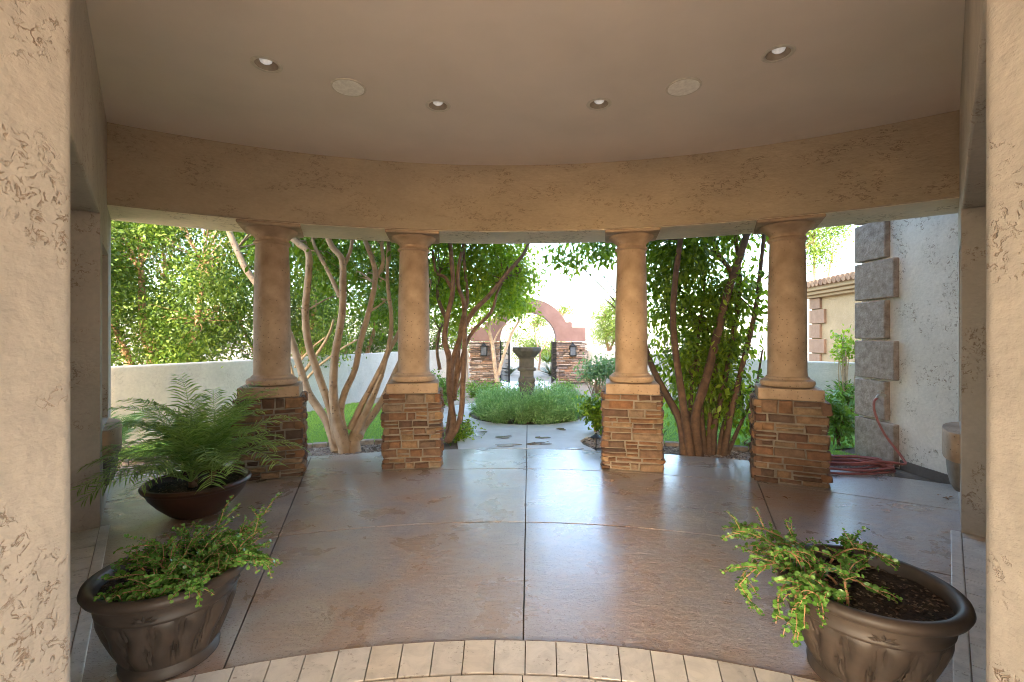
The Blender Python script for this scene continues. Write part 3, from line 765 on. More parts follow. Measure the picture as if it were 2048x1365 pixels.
# ------------------------------------------------------------------ fountain and planting bed
fo = thing('fountain', 'dark stone pedestal fountain with flared square top in the round grass bed', 'fountain', (FCX, FCY, 0), R(-TILT))
def sq(mb, prof): mb.lathe([(r * math.sqrt(2), z) for r, z in prof], 4, M=Matrix.Rotation(R(45), 4, 'Z'))
g = MB(); sq(g, [(.17, -.05), (.17, .02), (.125, .04), (.125, .5), (.15, .51), (.15, .56), (.135, .57), (.15, .60), (.15, .66), (.125, .68), (.125, .79), (.165, .80), (.165, .845), (.15, .85)])
g.build('lower_shaft', M_FOUNT, fo, bevel=.006)
g = MB(); sq(g, [(.135, .851), (.135, 1.02), (.15, 1.03)]); g.build('upper_shaft', M_FOUNT, fo, bevel=.006)
g = MB(); g.lathe([(.17, 1.031), (.19, 1.06), (.26, 1.13), (.28, 1.16), (.28, 1.215), (.24, 1.216), (.22, 1.19)], 8, M=Matrix.Rotation(R(22.5), 4, 'Z')); g.build('basin', M_FOUNT, fo)
g = MB(); g.lathe([(.001, 1.2), (.222, 1.2)], 8, M=Matrix.Rotation(R(22.5), 4, 'Z'), cap0=False, cap1=False); g.build('water', M_WATER, fo)
nr = np.random.default_rng(11)
BP, BD, BL = [], [], []
for k in range(110):
    rr_ = FR * .93 * math.sqrt(nr.random()); tt_ = nr.uniform(0, 2 * np.pi)
    if rr_ < .26 or (abs(tt_ - 4.25) < .22 and rr_ < .85): continue
    cxk, cyk = FCX + rr_ * math.cos(tt_), FCY + rr_ * math.sin(tt_)
    hk = nr.uniform(.36, .68) * (.72 if rr_ > .8 else 1) * (.85 if math.cos(tt_) < 0 else 1.05) * (.72 if rr_ < .5 else 1); nb_ = int(nr.uniform(90, 170))
    dd = nr.normal(size=(nb_, 3)) * .34; dd[:, 2] = 1; dd[:, 0] += math.cos(tt_) * rr_ * .3; dd[:, 1] += math.sin(tt_) * rr_ * .3
    BP.append(np.c_[cxk + nr.normal(size=nb_) * .05, cyk + nr.normal(size=nb_) * .05, np.full(nb_, -.035)]); BD.append(dd); BL.append(hk * nr.uniform(.45, 1.1, nb_))
BP, BD, BL = np.concatenate(BP), np.concatenate(BD), np.concatenate(BL)
k = nr.random(len(BP)) < .45
blades('bed_grass', BP[k], BD[k], BL[k], .012, L_GRASS, bend=.4, kind='stuff', rng=nr)
k = ~k; dn = BD[k] / np.linalg.norm(BD[k], axis=1, keepdims=True); hh = BL[k][:, None]
P_, A_ = [], []
for q in range(5):
    tq = nr.uniform(.25, 1.0, (len(dn), 1))
    P_.append(BP[k] + dn * hh * tq); A_.append(dn * .8 + nr.normal(size=dn.shape) * .55)
P_, A_ = np.concatenate(P_), np.concatenate(A_); L_ = nr.uniform(.05, .12, len(P_))
leaf_mesh('bed_grass', P_, A_, nr.normal(size=P_.shape) * .6 + np.array([0, 0, 1.0]), L_, .017, L_GRASS, kind='stuff')
# puddles and fallen leaves
def blob(cx, cy, rx, ry, seed, z, name, mat, kind=None):
    rg = random.Random(seed); ph = [rg.uniform(0, 6.28) for _ in range(4)]; g = MB(); n = 40
    vs = []
    for i in range(n):
        a = 2 * math.pi * i / n; k = 1 + .22 * math.sin(2 * a + ph[0]) + .18 * math.sin(3 * a + ph[1]) + .1 * math.sin(5 * a + ph[2])
        vs.append((cx + rx * k * math.cos(a), cy + ry * k * math.sin(a), z))
    g.add(vs, [tuple(range(n))]); return g.build(name, mat, kind=kind)
for k, (px, py, rx, ry) in enumerate(((958, 868, .13, .13), (1008, 875, .09, .1), (1015, 891, .16, .07), (1078, 888, .13, .09), (1084, 876, .09, .06), (1122, 859, .07, .08), (966, 899, .09, .04), (1148, 898, .10, .035))):
    p = G(px, py); blob(p.x, p.y, rx, ry, k, .004, 'puddle', M_WATER, 'structure')
def fallen(spots, label, group, seed, size=.05, name='fallen_leaf'):
    rg = np.random.default_rng(seed)
    for (px, py) in spots:
        p = G(px, py, .004)
        a = rg.uniform(0, 6.28)
        o = leaf_mesh(name, [(0, 0, .004)], [(math.cos(a), math.sin(a), .12)], [(0, 0, 1)], size * rg.uniform(.8, 1.2), size * .5, L_BROWN, tmpl=LEAF, fold=.5, droop=.25)
        o.location = p; tag(o, label, 'leaf', group)
fallen([(1876, 992), (1884, 996), (1893, 997), (1908, 996)], 'small curled brown leaf lying at the foot of the right house wing wall', 'brown leaves by the wing wall', 3)
fallen([(1564, 994), (522, 1019)], 'single dry brown leaf lying out on the stained patio floor', 'single leaves on the patio', 5)
fallen([(1072, 886), (1085, 889), (1092, 885), (1064, 889), (1080, 874)], 'wet brown leaf lying in a puddle on the path', 'leaves in the path puddles', 6)

# ------------------------------------------------------------------ trees
def porch_free(P):
    d = np.hypot(P[:, 0] - CX, P[:, 1] - CY)
    bad = (d < 7.45) & (P[:, 2] < 4.5)
    bad |= (P[:, 0] > 3.95) & (P[:, 1] < 5.7) & (P[:, 2] < 4.8)
    return ~bad
def foliage(name, blobs, n, leaf, mat, parent, seed, per=14, rc=.16, asp=.5, tmpl=LEAF4, origin=(0, 0, 0), shell=.55, droopy=.4, drp=.15, flat=1.0):
    rg = np.random.default_rng(seed); vol = np.array([b[1][0] * b[1][1] * b[1][2] for b in blobs]); vol = vol ** .8
    nc = max(1, n // per); idx = rg.choice(len(blobs), nc, p=vol / vol.sum())
    u = rg.normal(size=(nc, 3)); u /= np.linalg.norm(u, axis=1, keepdims=True)
    rr = (shell + (1 - shell) * rg.random(nc)) * np.where(rg.random(nc) < .3, rg.random(nc), 1)
    C = np.array([b[0] for b in blobs])[idx]; Rd = np.array([b[1] for b in blobs])[idx]
    cc = C + u * Rd * rr[:, None]
    P = np.repeat(cc, per, 0) + rg.normal(size=(nc * per, 3)) * rc * np.array([1, 1, .75])
    out = np.repeat(u, per, 0)
    ax = out * .5 + rg.normal(size=P.shape) * .8; ax[:, 2] -= droopy
    up = rg.normal(size=P.shape) * .55 + np.array([0, 0, flat])
    k = porch_free(P); P, ax, up = P[k], ax[k], up[k]
    Ls = leaf * rg.uniform(.65, 1.25, len(P))
    return leaf_mesh(name, P - np.array(origin), ax, up, Ls, Ls * asp, mat, parent, tmpl, droop=drp), cc
def tree(name, label, limbs, blobs, n, leaf, lmat, bark, seed, base, group=None, per=14, rc=.16, asp=.5, tmpl=LEAF4, twigs=40, shell=.55, cat='tree', stem='trunk', crown='crown', tw=.012, droopy=.4, flat=1.0):
    t = thing(name, label, cat, base, 0, group); rg = random.Random(seed); b = Vector(base)
    fol, cc = foliage(crown, blobs, n, leaf, lmat, t, seed, per, rc, asp, tmpl, base, shell, droopy, .15, flat)
    g = MB()
    for pts, r0, r1 in limbs:
        m = len(pts); rad = [r0 + (r1 - r0) * (i / (m - 1)) ** .8 for i in range(m)]
        g.tube([Vector(p) - b for p in pts], rad, 9, 4, rg, .06)
    allp = [Vector(p) for pts, _, _ in limbs for p in pts[len(pts) // 2:]]
    ok = cc[porch_free(cc)]
    for i in range(min(twigs, len(ok))):
        q = Vector(ok[rg.randrange(len(ok))])
        s_ = min(allp, key=lambda p: (p - q).length + rg.uniform(0, .3))
        if (q - s_).length > 2.2: continue
        mid = (q + s_) / 2 + Vector((rg.uniform(-.1, .1), rg.uniform(-.1, .1), rg.uniform(-.02, .15)))
        g.tube([s_ - b, mid - b, q - b], [tw, tw * .7, tw * .3], 5, 4)
    g.build(stem, bark, t, smooth=True, angle=80)
    return t
def limb(pxs, Y0, Y1, k=1.0):
    n = len(pxs); return [W(px, py, Y0 + (Y1 - Y0) * (i / max(1, n - 1)) ** k) for i, (px, py) in enumerate(pxs)]
def ext(pts, v, n=1):
    q = list(pts)
    for i in range(n): q.append(q[-1] + Vector(v))
    return q

# pale multi trunk tree, left
b1 = G(690, 905)
LT = [(limb([(670, 903), (654, 845), (617, 785), (593, 712), (575, 660), (530, 590), (496, 545), (473, 498), (458, 462)], 5.62, 6.35), .05, .04),
      (limb([(676, 905), (662, 825), (638, 752), (617, 688), (611, 623), (617, 551), (617, 507), (597, 488), (575, 470)], 5.65, 5.9), .05, .04),
      (limb([(690, 907), (672, 850), (667, 785), (670, 712), (684, 631), (686, 563), (684, 519), (664, 494), (650, 460)], 5.6, 5.75), .058, .035),
      (limb([(684, 540), (700, 505), (706, 470)], 5.73, 5.8), .03, .02),
      (limb([(680, 595), (658, 547), (634, 503), (625, 480)], 5.72, 6.0), .028, .02),
      (limb([(692, 880), (682, 825), (690, 785), (710, 740), (720, 688), (738, 623), (750, 567), (748, 531), (732, 486), (725, 460)], 5.68, 5.95), .045, .03),
      (limb([(750, 560), (766, 528), (764, 490), (770, 460)], 5.9, 6.0), .028, .018),
      (limb([(738, 625), (758, 612), (772, 600)], 5.8, 5.9), .016, .008),
      (limb([(700, 860), (722, 813), (750, 760), (775, 704), (783, 640), (775, 563), (777, 480)], 5.66, 6.1), .042, .022),
      (limb([(712, 868), (742, 805), (762, 752), (775, 708), (799, 664), (825, 600), (840, 520)], 5.66, 6.2), .04, .025),
      (limb([(718, 875), (726, 857), (762, 805), (799, 728), (840, 650), (860, 560)], 5.66, 6.3), .055, .03),
      (limb([(708, 914), (707, 885), (714, 860), (738, 812), (764, 750)], 5.66, 5.75), .10, .03),
      (limb([(690, 914), (688, 885), (675, 845), (667, 795), (667, 770)], 5.62, 5.60), .085, .048),
      (limb([(590, 770), (640, 700), (660, 665), (667, 640)], 7.4, 7.0), .03, .018),
      (limb([(590, 790), (630, 740), (680, 700), (715, 680)], 7.4, 7.0), .025, .012),
      (limb([(590, 735), (620, 700), (650, 675)], 7.4, 7.2), .022, .012),
      (limb([(592, 800), (588, 760), (580, 725)], 7.4, 7.2), .025, .02)]
blobs = [((-2.9, 6.4, 2.6), (.75, .5, .55)), ((-2.2, 6.6, 2.35), (.6, .5, .5)), ((-1.55, 6.6, 2.3), (.5, .5, .55)), ((-3.4, 6.9, 3.1), (.8, .7, .6)),
         ((-2.4, 6.3, 3.2), (1.2, .8, .6)), ((-1.4, 6.4, 3.1), (.8, .7, .6)), ((-2.0, 7.0, 1.95), (.7, .5, .4)), ((-1.65, 6.5, 1.5), (.12, .12, .2))]
tree('broadleaf_tree', 'pale spotted multi trunk tree fanning out from the gravel between the two left columns', LT, blobs, 11000, .085, L_TREE, M_BARKL, 21, (b1.x, b1.y, 0), tmpl=LEAF, per=11, rc=.13, asp=.46, twigs=60, tw=.014)

# brown multi stem tree, centre left
b2 = G(893, 883)
MT = [(limb([(893, 885), (906, 849), (899, 783), (898, 717), (889, 681), (896, 628), (906, 579), (903, 519), (899, 470)], 6.05, 6.3), .05, .028),
      (limb([(897, 883), (920, 839), (926, 767), (929, 701), (929, 641), (927, 602), (916, 569), (920, 520), (935, 470)], 6.05, 6.5), .042, .024),
      (limb([(899, 790), (906, 720), (939, 635), (978, 592), (1015, 546), (1044, 513), (1056, 490), (1066, 460)], 6.1, 7.0), .042, .022),
      (limb([(908, 800), (916, 750), (939, 674), (982, 625), (995, 585), (1010, 560), (1040, 540)], 6.1, 7.2), .034, .014),
      (limb([(895, 870), (904, 800), (915, 720), (922, 650), (935, 600), (930, 540), (925, 470)], 6.15, 6.7), .035, .02),
      (limb([(905, 580), (890, 555), (872, 545), (865, 500)], 6.3, 6.3), .028, .018),
      (limb([(893, 640), (875, 590), (880, 540)], 6.3, 6.8), .03, .018),
      (limb([(880, 740), (874, 700), (880, 660)], 7.2, 7.2), .03, .02),
      (limb([(936, 672), (930, 720), (922, 760), (905, 800)], 6.4, 6.2), .008, .012)]
blobs = [((-.55, 7.2, 2.55), (.75, .6, .5)), ((.05, 7.8, 2.5), (.5, .6, .5)), ((-.95, 7.4, 2.2), (.55, .5, .5)), ((-.2, 7.9, 2.1), (.42, .5, .38)), ((-.6, 7.0, 3.3), (1.2, .9, .6)), ((.1, 8.4, 2.0), (.34, .4, .3)), ((-1.0, 7.8, 1.75), (.3, .4, .4))]
tree('broadleaf_tree', 'brown twisting multi stem tree left of the path with bright green crown', MT, blobs, 15000, .08, L_MID, M_BARKD, 22, (b2.x, b2.y, 0), tmpl=LEAF, per=12, rc=.12, asp=.48, twigs=60)

# small tree in front of the gate
b3 = Vector((-.37, 12.6, 0))
ST = [([b3, W(990, 735, 12.6), W(985, 690, 12.6), W(978, 655, 12.6), W(985, 610, 12.6)], .07, .04),
      ([W(997, 750, 12.55), W(1005, 720, 12.5), W(1022, 670, 12.4), W(1040, 635, 12.4), W(1030, 600, 12.4)], .055, .025),
      ([W(985, 690, 12.6), W(1000, 660, 12.6), W(1020, 645, 12.6)], .03, .015)]
blobs = [((-.2, 12.3, 2.75), (.75, .6, .5)), ((.2, 12.2, 2.3), (.42, .4, .28)), ((.1, 12.2, 2.15), (.4, .35, .22)), ((-.75, 12.2, 1.95), (.45, .35, .25)), ((-.9, 12.4, 2.5), (.6, .5, .5)), ((-.2, 12.4, 3.4), (.8, .6, .5))]
tree('small_tree', 'small forked tree with clipped green crown in front of the arch left pillar', ST, blobs, 6800, .085, L_MID, M_BARKL, 23, tuple(b3), per=12, rc=.12, twigs=25)

# dense dark tree, right
b4 = G(1400, 912)
RT = [(limb([(1369, 915), (1361, 845), (1327, 781), (1301, 726), (1280, 660)], 5.45, 6.1), .055, .035),
      (limb([(1382, 915), (1369, 828), (1361, 773), (1350, 696), (1346, 624), (1352, 547), (1361, 479), (1365, 440)], 5.4, 5.75), .05, .03),
      (limb([(1398, 917), (1391, 836), (1412, 760), (1433, 675), (1454, 590), (1476, 526), (1493, 471), (1505, 430)], 5.42, 6.0), .06, .04),
      (limb([(1455, 600), (1463, 547), (1433, 505), (1425, 460)], 5.85, 6.0), .036, .024),
      (limb([(1446, 917), (1463, 824), (1488, 717), (1510, 624), (1522, 526), (1530, 450)], 5.45, 6.0), .04, .022),
      (limb([(1425, 918), (1430, 850), (1450, 760), (1470, 650), (1480, 560), (1470, 470)], 5.5, 6.1), .04, .025),
      (limb([(1410, 920), (1405, 860), (1400, 780), (1395, 700)], 5.5, 6.0), .045, .02),
      (limb([(1418, 918), (1420, 860), (1425, 780), (1440, 690), (1450, 600)], 5.5, 6.1), .05, .015),
      (limb([(1438, 918), (1448, 850), (1475, 770), (1500, 690)], 5.5, 6.0), .04, .012),
      (limb([(1450, 918), (1480, 850), (1510, 780), (1525, 700)], 5.5, 5.9), .03, .01),
      (limb([(1387, 916), (1380, 850), (1385, 760), (1400, 650), (1410, 560)], 5.5, 6.2), .035, .014)]
blobs = [((2.35, 6.15, 2.55), (.75, .5, .5)), ((2.75, 6.1, 2.0), (.55, .45, .6)), ((2.2, 6.25, 1.8), (.55, .4, .6)), ((2.75, 6.0, 1.3), (.5, .4, .5)), ((2.35, 6.1, 1.05), (.5, .4, .45)),
         ((2.75, 5.95, .7), (.4, .35, .35)), ((2.4, 6.05, .55), (.28, .3, .35)), ((1.3, 6.8, 2.75), (.5, .5, .28)), ((2.0, 6.3, 3.2), (1.0, .7, .5)), ((3.1, 6.2, 3.1), (.7, .6, .5)), ((2.95, 5.85, .35), (.3, .2, .2)), ((2.1, 6.3, 2.4), (.5, .4, .5))]
tree('broadleaf_tree', 'dense dark green large leaved tree with several trunks between the two right columns', RT, blobs + [((.88, 7.1, 2.68), (.35, .3, .16)), ((2.3, 5.85, .75), (.25, .12, .35)), ((2.75, 5.75, .55), (.3, .12, .4)), ((2.62, 5.75, .8), (.35, .15, .5)), ((2.55, 5.85, 1.4), (.4, .2, .5)), ((2.9, 5.9, 1.9), (.4, .25, .5)), ((2.6, 5.8, .4), (.3, .12, .3))], 17500, .09, L_DARK, M_BARKX, 24, (b4.x, b4.y, 0), tmpl=LEAF, per=12, rc=.13, asp=.44, twigs=70, shell=.35, droopy=.7)
foliage_b = [((1.22, 6.9, 2.55), (.45, .35, .16))]

# trees beyond the left wall
HT = [((-7.6, 6.6), 'bright bushy tree beyond the left garden wall, nearest the porch end'),
      ((-6.3, 8.1), 'airy sunlit tree with orange trunk beyond the left wall, seen above the potted palm'),
      ((-5.0, 9.8), 'sunlit bushy tree beyond the left wall, behind the leftmost column'),
      ((-4.3, 12.0), 'bright green tree beyond the left wall, seen through the pale trunks'),
      ((-8.6, 10.2), 'tall bushy tree standing further back behind the left wall trees'),
      ((-3.0, 14.6), 'light green tree beyond the left wall, behind the brown twisting tree')]
for k, ((x, y), lb) in enumerate(HT):
    rg = random.Random(60 + k); B = Vector((x, y, 0))
    limbs = [([B + Vector((.05, 0, 0)), B + Vector((-.05, .05, .8)), B + Vector((-.25, 0, 1.5)), B + Vector((-.3, 0, 2.6))], .09, .05),
             ([B + Vector((.4, .0, 0)), B + Vector((.45, .05, .9)), B + Vector((.7, 0, 1.7)), B + Vector((.8, 0, 2.7))], .07, .04),
             ([B + Vector((-.3, .1, 0)), B + Vector((-.5, .05, .9)), B + Vector((-.9, 0, 1.8))], .06, .03)]
    blobs = []
    for gx in (-1.15, -.4, .4, 1.15):
        for gz in (1.15, 1.8, 2.5, 3.2, 3.9, 4.6):
            blobs.append(((x + gx + rg.uniform(-.2, .2), y + rg.uniform(-.8, .8), gz + rg.uniform(-.25, .25)), (rg.uniform(.5, .75), rg.uniform(.4, .7), rg.uniform(.4, .6))))
    tree('garden_tree', lb, limbs, blobs, 42000, .074, L_HEDGE, M_BARKO, 60 + k, (x, y, 0), 'trees beyond the left wall', per=16, rc=.2, asp=.5, twigs=110, shell=.25, tw=.011, flat=.2)

# trees on the right and beyond the gate
def simple_tree(name, lb, base, h, blobs, n, leaf, mat, seed, bark=M_BARKD, r=.1, per=12, rc=.2, twigs=30, tw=.02, shell=.4):
    B = Vector(base)
    limbs = [([B, B + Vector((.05, 0, h * .35)), B + Vector((-.1, .05, h * .65)), B + Vector((-.2, 0, h))], r, r * .4),
             ([B + Vector((.03, 0, h * .35)), B + Vector((.3, .1, h * .6)), B + Vector((.5, 0, h * .9))], r * .6, r * .3)]
    return tree(name, lb, limbs, blobs, n, leaf, mat, bark, seed, base, None, per, rc, .5, LEAF4, twigs, shell, tw=tw)
simple_tree('garden_tree', 'tall airy tree rising behind the neighbouring house roof, right of the rightmost column', (11.6, 17.2, 0), 5.0,
            [((11.5, 17, 4.7), (.8, .7, .8)), ((11.1, 17.2, 5.6), (1.0, .9, .9)), ((12.2, 17, 5.6), (.7, .7, .7)), ((10.4, 17.2, 4.2), (.7, .7, .9))], 9000, .10, L_HEDGE, 81)
simple_tree('garden_tree', 'sunlit yellow green tree beyond the right garden wall, left of the third column', (4.0, 19.0, 0), 2.2,
            [((4.0, 19.0, 2.3), (.8, .8, .7)), ((4.3, 19.0, 1.7), (.9, .8, .6)), ((4.6, 19.2, 2.8), (.7, .7, .5)), ((3.7, 19, 1.5), (.4, .5, .4))], 9500, .09, L_SUN, 82, per=16, rc=.18)
simple_tree('desert_tree', 'small sunlit tree with thin trunk seen through the gate arch', (1.15, 19.5, 0), 1.9,
            [((1.15, 19.5, 2.1), (.5, .5, .3)), ((.9, 19.5, 1.8), (.3, .3, .2))], 1300, .08, L_SUN, 83, r=.05, rc=.14)
simple_tree('desert_tree', 'distant feathery tree top showing above the right shoulder of the arch', (4.1, 36, 0), 3.0,
            [((4.1, 36, 3.6), (.9, .9, .6))], 900, .16, L_SUN, 84, r=.08, rc=.3)

# ------------------------------------------------------------------ shrubs and low plants
def shrub(lb, c, rad, n, leaf, mat, seed, cat='shrub', stems=9, bark=M_BARKD, shell=.3, rc=.07, per=9, sr=.008, asp=.5, tmpl=LEAF4, name='shrub', base=None):
    c = Vector(c); bz = Vector(base) if base else Vector((c.x, c.y, 0)); rg = random.Random(seed)
    t = thing(name, lb, cat, bz)
    blobs = [((c.x + rg.uniform(-.5, .5) * rad[0], c.y + rg.uniform(-.5, .5) * rad[1], c.z + rg.uniform(-.45, .45) * rad[2]), (rad[0] * .6, rad[1] * .6, rad[2] * .55)) for _ in range(7)]
    f, cc = foliage('foliage', blobs, n, leaf, mat, t, seed, per, rc, asp, tmpl, tuple(bz), shell, .1)
    g = MB()
    for i in range(stems):
        q = Vector(cc[rg.randrange(len(cc))]); m_ = bz.lerp(q, .5) + Vector((rg.uniform(-.06, .06), rg.uniform(-.06, .06), .08))
        g.tube([Vector((rg.uniform(-.04, .04), rg.uniform(-.04, .04), -.04)), m_ - bz, q - bz], [sr, sr * .8, sr * .4], 6, 4)
    g.build('stem', bark, t, smooth=True); return t
shrub('low dark leafy shrub at the foot of the brown twisting tree beside the path', W(920, 865, 6.35), (.20, .3, .2), 900, .055, L_DARK, 101)
shrub('yellow green shrub behind the brown twisting tree by the left wall', W(885, 775, 9.0), (.35, .4, .38), 1300, .07, L_SHRUB, 102)
shrub('loose green shrub left of the round grass bed, below the arch pillar', W(968, 778, 11.2), (.5, .5, .3), 1400, .08, L_SHRUB, 103)
shrub('dark glossy shrub against the third column, above the path light', W(1193, 825, 6.75), (.27, .3, .33), 1700, .065, L_DARK, 104, tmpl=LEAF)
shrub('pale leaved open branched shrub right of the grass bed', W(1190, 745, 9.8), (.62, .5, .42), 1500, .085, L_PALE, 105, stems=22, bark=M_BARKL, sr=.013, rc=.09)
shrub('low green shrub behind the grass bed in front of the right gate pillar', W(1120, 775, 11.5), (.5, .4, .22), 900, .07, L_SHRUB, 106)
shrub('upright leafy green plant just right of the rightmost column pedestal', W(1676, 838, 5.95), (.19, .2, .36), 900, .075, L_SHRUB, 107, tmpl=LEAF)
shrub('thin open sapling in front of the neighbouring house wall', W(1692, 690, 7.3), (.22, .2, .36), 380, .08, L_MID, 108, cat='sapling', name='sapling', stems=12, sr=.011, bark=M_BARKL, rc=.05)
shrub('broad leaved low plant by the right lawn, half behind the quoined corner', W(1705, 800, 7.2), (.3, .3, .25), 420, .16, L_SHRUB, 109, asp=.22)
shrub('low clump of leaves at the foot of the dense dark tree on its right', W(1490, 905, 6.0), (.22, .2, .16), 500, .065, L_SHRUB, 110)

# desert plants beyond the gate
def rosette(lb, base, n, L, wd, mat, seed, cat='agave', name='agave', lift=.7):
    rg = np.random.default_rng(seed); a = rg.uniform(0, 6.28, n)
    d = np.c_[np.cos(a), np.sin(a), rg.uniform(.15, 1.6, n) * lift]
    o = blades(name, np.zeros((n, 3)) + rg.normal(size=(n, 3)) * .02, d, L * rg.uniform(.7, 1.1, n), wd, mat, bend=.15, rng=rg)
    o.location = base; return tag(o, lb, cat)
rosette('spiky pale agave in sunlight just beyond the arch, right of the fountain', (1.45, 16.8, .0), 70, .75, .06, L_AGAVE, 121)
rosette('spiky yucca standing further back behind the agave beyond the arch', (1.6, 20.5, .3), 60, .9, .06, L_SUN, 122, 'yucca', 'yucca')
rosette('small spiky plant in sunlight beyond the arch, left of the fountain', (-.1, 17.5, 0), 50, .55, .05, L_AGAVE, 123)
shrub('rounded sunlit bush beyond the arch, directly behind the fountain', (.62, 22.0, 1.0), (.9, .8, 1.0), 2600, .1, L_SUN, 124, rc=.14)
shrub('wide sunlit desert bush far beyond the arch on its right side', (2.2, 25.0, .7), (1.3, .8, .8), 2200, .12, L_SUN, 125, rc=.16)
shrub('wide sunlit desert bush far beyond the arch on its left side', (-1.2, 26.0, .8), (1.6, .8, .9), 2200, .12, L_SUN, 126, rc=.16)

# path light
p = G(1192, 900); t = thing('path_light', 'small dark hooded path light in the gravel beside the third column', 'path light', (p.x, p.y, 0))
g = MB(); g.lathe([(.008, -.05), (.008, .165)], 10); g.build('post', M_BLACK, t, smooth=True)
g = MB(); g.lathe([(.07, .15), (.068, .158), (.03, .185), (.012, .195), (.01, .21), (.001, .212)], 20); g.build('hood', M_BLACK, t, smooth=True)

# ------------------------------------------------------------------ palms
def frond(L, lean, az, rg, nl=34, leaf=.17, wd=.009):
    # rachis curve in local coordinates, leaflets both sides
    d = Vector((math.sin(az), math.cos(az), 0)); pts = []
    for i in range(9):
        t = i / 8; ang = R(lean) + t * t * R(64) * rg.uniform(.9, 1.1)
        if i == 0: p = Vector((0, 0, 0))
        else: p = pts[-1] + (d * math.sin(ang) + Vector((0, 0, math.cos(ang)))) * (L / 8)
        pts.append(p)
    return pts
def frond_mesh(name, pts, rg, parent, mat, leaf=.17, wd=.009, nl=34, origin=Vector((0, 0, 0))):
    g = MB(); m = len(pts)
    g.tube([p + origin for p in pts], [.005 - .0035 * i / (m - 1) for i in range(m)], 5, 1)
    for i in range(nl):
        t = .12 + .88 * i / (nl - 1); x = t * (m - 1); k = min(int(x), m - 2); fr = x - k
        p = pts[k].lerp(pts[k + 1], fr); tan = (pts[k + 1] - pts[k]).normalized()
        sd = tan.cross(Vector((0, 0, 1))); sd = sd.normalized() if sd.length > .05 else Vector((1, 0, 0))
        for s_ in (-1, 1):
            l = leaf * (math.sin(min(1, .25 + t) * math.pi * .62) * 1.0) * rg.uniform(.8, 1.1) * (1 - .45 * max(0, t - .6) / .4)
            dr = (sd * s_ * rg.uniform(.75, 1) + tan * rg.uniform(.55, .85) + Vector((0, 0, rg.uniform(.0, .35)))).normalized()
            q1 = p + dr * l * .55 - Vector((0, 0, l * .05)); q2 = p + dr * l - Vector((0, 0, l * rg.uniform(.2, .35)))
            wv = tan * wd * .5
            o = origin
            g.add([p - wv * .5 + o, p + wv * .5 + o, q1 + wv + o, q1 - wv + o, q2 + o], [(0, 1, 2, 3), (3, 2, 4)])
    return g.build(name, mat, parent)
PB = Vector((-2.51, 3.64, 0))
palm = thing('potted_palm', 'feathery palm in a wide low brown clay bowl in front of the leftmost column', 'potted palm', PB)
g = MB(); g.lathe([(.15, 0), (.165, .006), (.2, .03), (.27, .1), (.325, .17), (.345, .215), (.352, .225), (.367, .235), (.372, .252), (.362, .268), (.345, .272), (.33, .262), (.322, .235), (.3, .18)], 56)
g.build('pot', M_POTB, palm, smooth=True)
def soil_disc(r, z, parent, seed):
    rg = random.Random(seed); g = MB(); n = 28; vs = [(0, 0, z + .012)]; fs = []
    for j in range(1, 7):
        for i in range(n):
            a = 2 * math.pi * i / n; rr = r * j / 6; vs.append((rr * math.cos(a), rr * math.sin(a), z + rg.uniform(-.006, .01)))
    for i in range(n): fs.append((0, 1 + i, 1 + (i + 1) % n))
    for j in range(5):
        for i in range(n):
            k = (i + 1) % n; fs.append((1 + j * n + i, 1 + (j + 1) * n + i, 1 + (j + 1) * n + k, 1 + j * n + k))
    g.add(vs, fs); s_ = g.build('soil', M_SOIL, parent, smooth=True, angle=180)
    rgn = np.random.default_rng(seed)
    def smp(rg):
        a = rg.uniform(0, 6.28); q = r * .97 * math.sqrt(rg.random()); return np.array((q * math.cos(a), q * math.sin(a), z + .008))
    c = pebbles('bark_chips', 500, smp, .006, M_CHIP, seed); c.parent = s_
soil_disc(.318, .222, palm, 5)
rg = random.Random(77); nfr = 0
for (sx, sy, hgt, nf, Ls) in ((-.06, .02, .36, 21, .76), (.10, .05, .32, 21, .77), (.0, -.08, .27, 18, .7)):
    g = MB(); g.tube([(sx * .6, sy * .6, .2), (sx * .8, sy * .8, .2 + (hgt - .2) * .6), (sx, sy, hgt)], [.03, .028, .02], 8, 3, rg, .12); g.build('stem', M_BARKD, palm, smooth=True)
    for i in range(nf):
        lean = rg.uniform(0, 60); az = 2 * math.pi * (i * .381966) + rg.uniform(-.3, .3)
        L_ = Ls * rg.uniform(.8, 1.15)
        pts = frond(L_, lean, az, rg)
        frond_mesh('frond', pts, rg, palm, L_PALM, leaf=.2, wd=.012, nl=32, origin=Vector((sx, sy, hgt)))
gp = thing('garden_palm', 'small bright green palm growing in the ground by the left garden wall', 'palm', (-4.55, 5.2, -.03))
rg = random.Random(79)
for i in range(16):
    pts = frond(.75 * rg.uniform(.8, 1.1), rg.uniform(8, 55), i * 2.4, rg); frond_mesh('frond', pts, rg, gp, L_PALE, leaf=.2, wd=.012, nl=26, origin=Vector((0, 0, .1)))

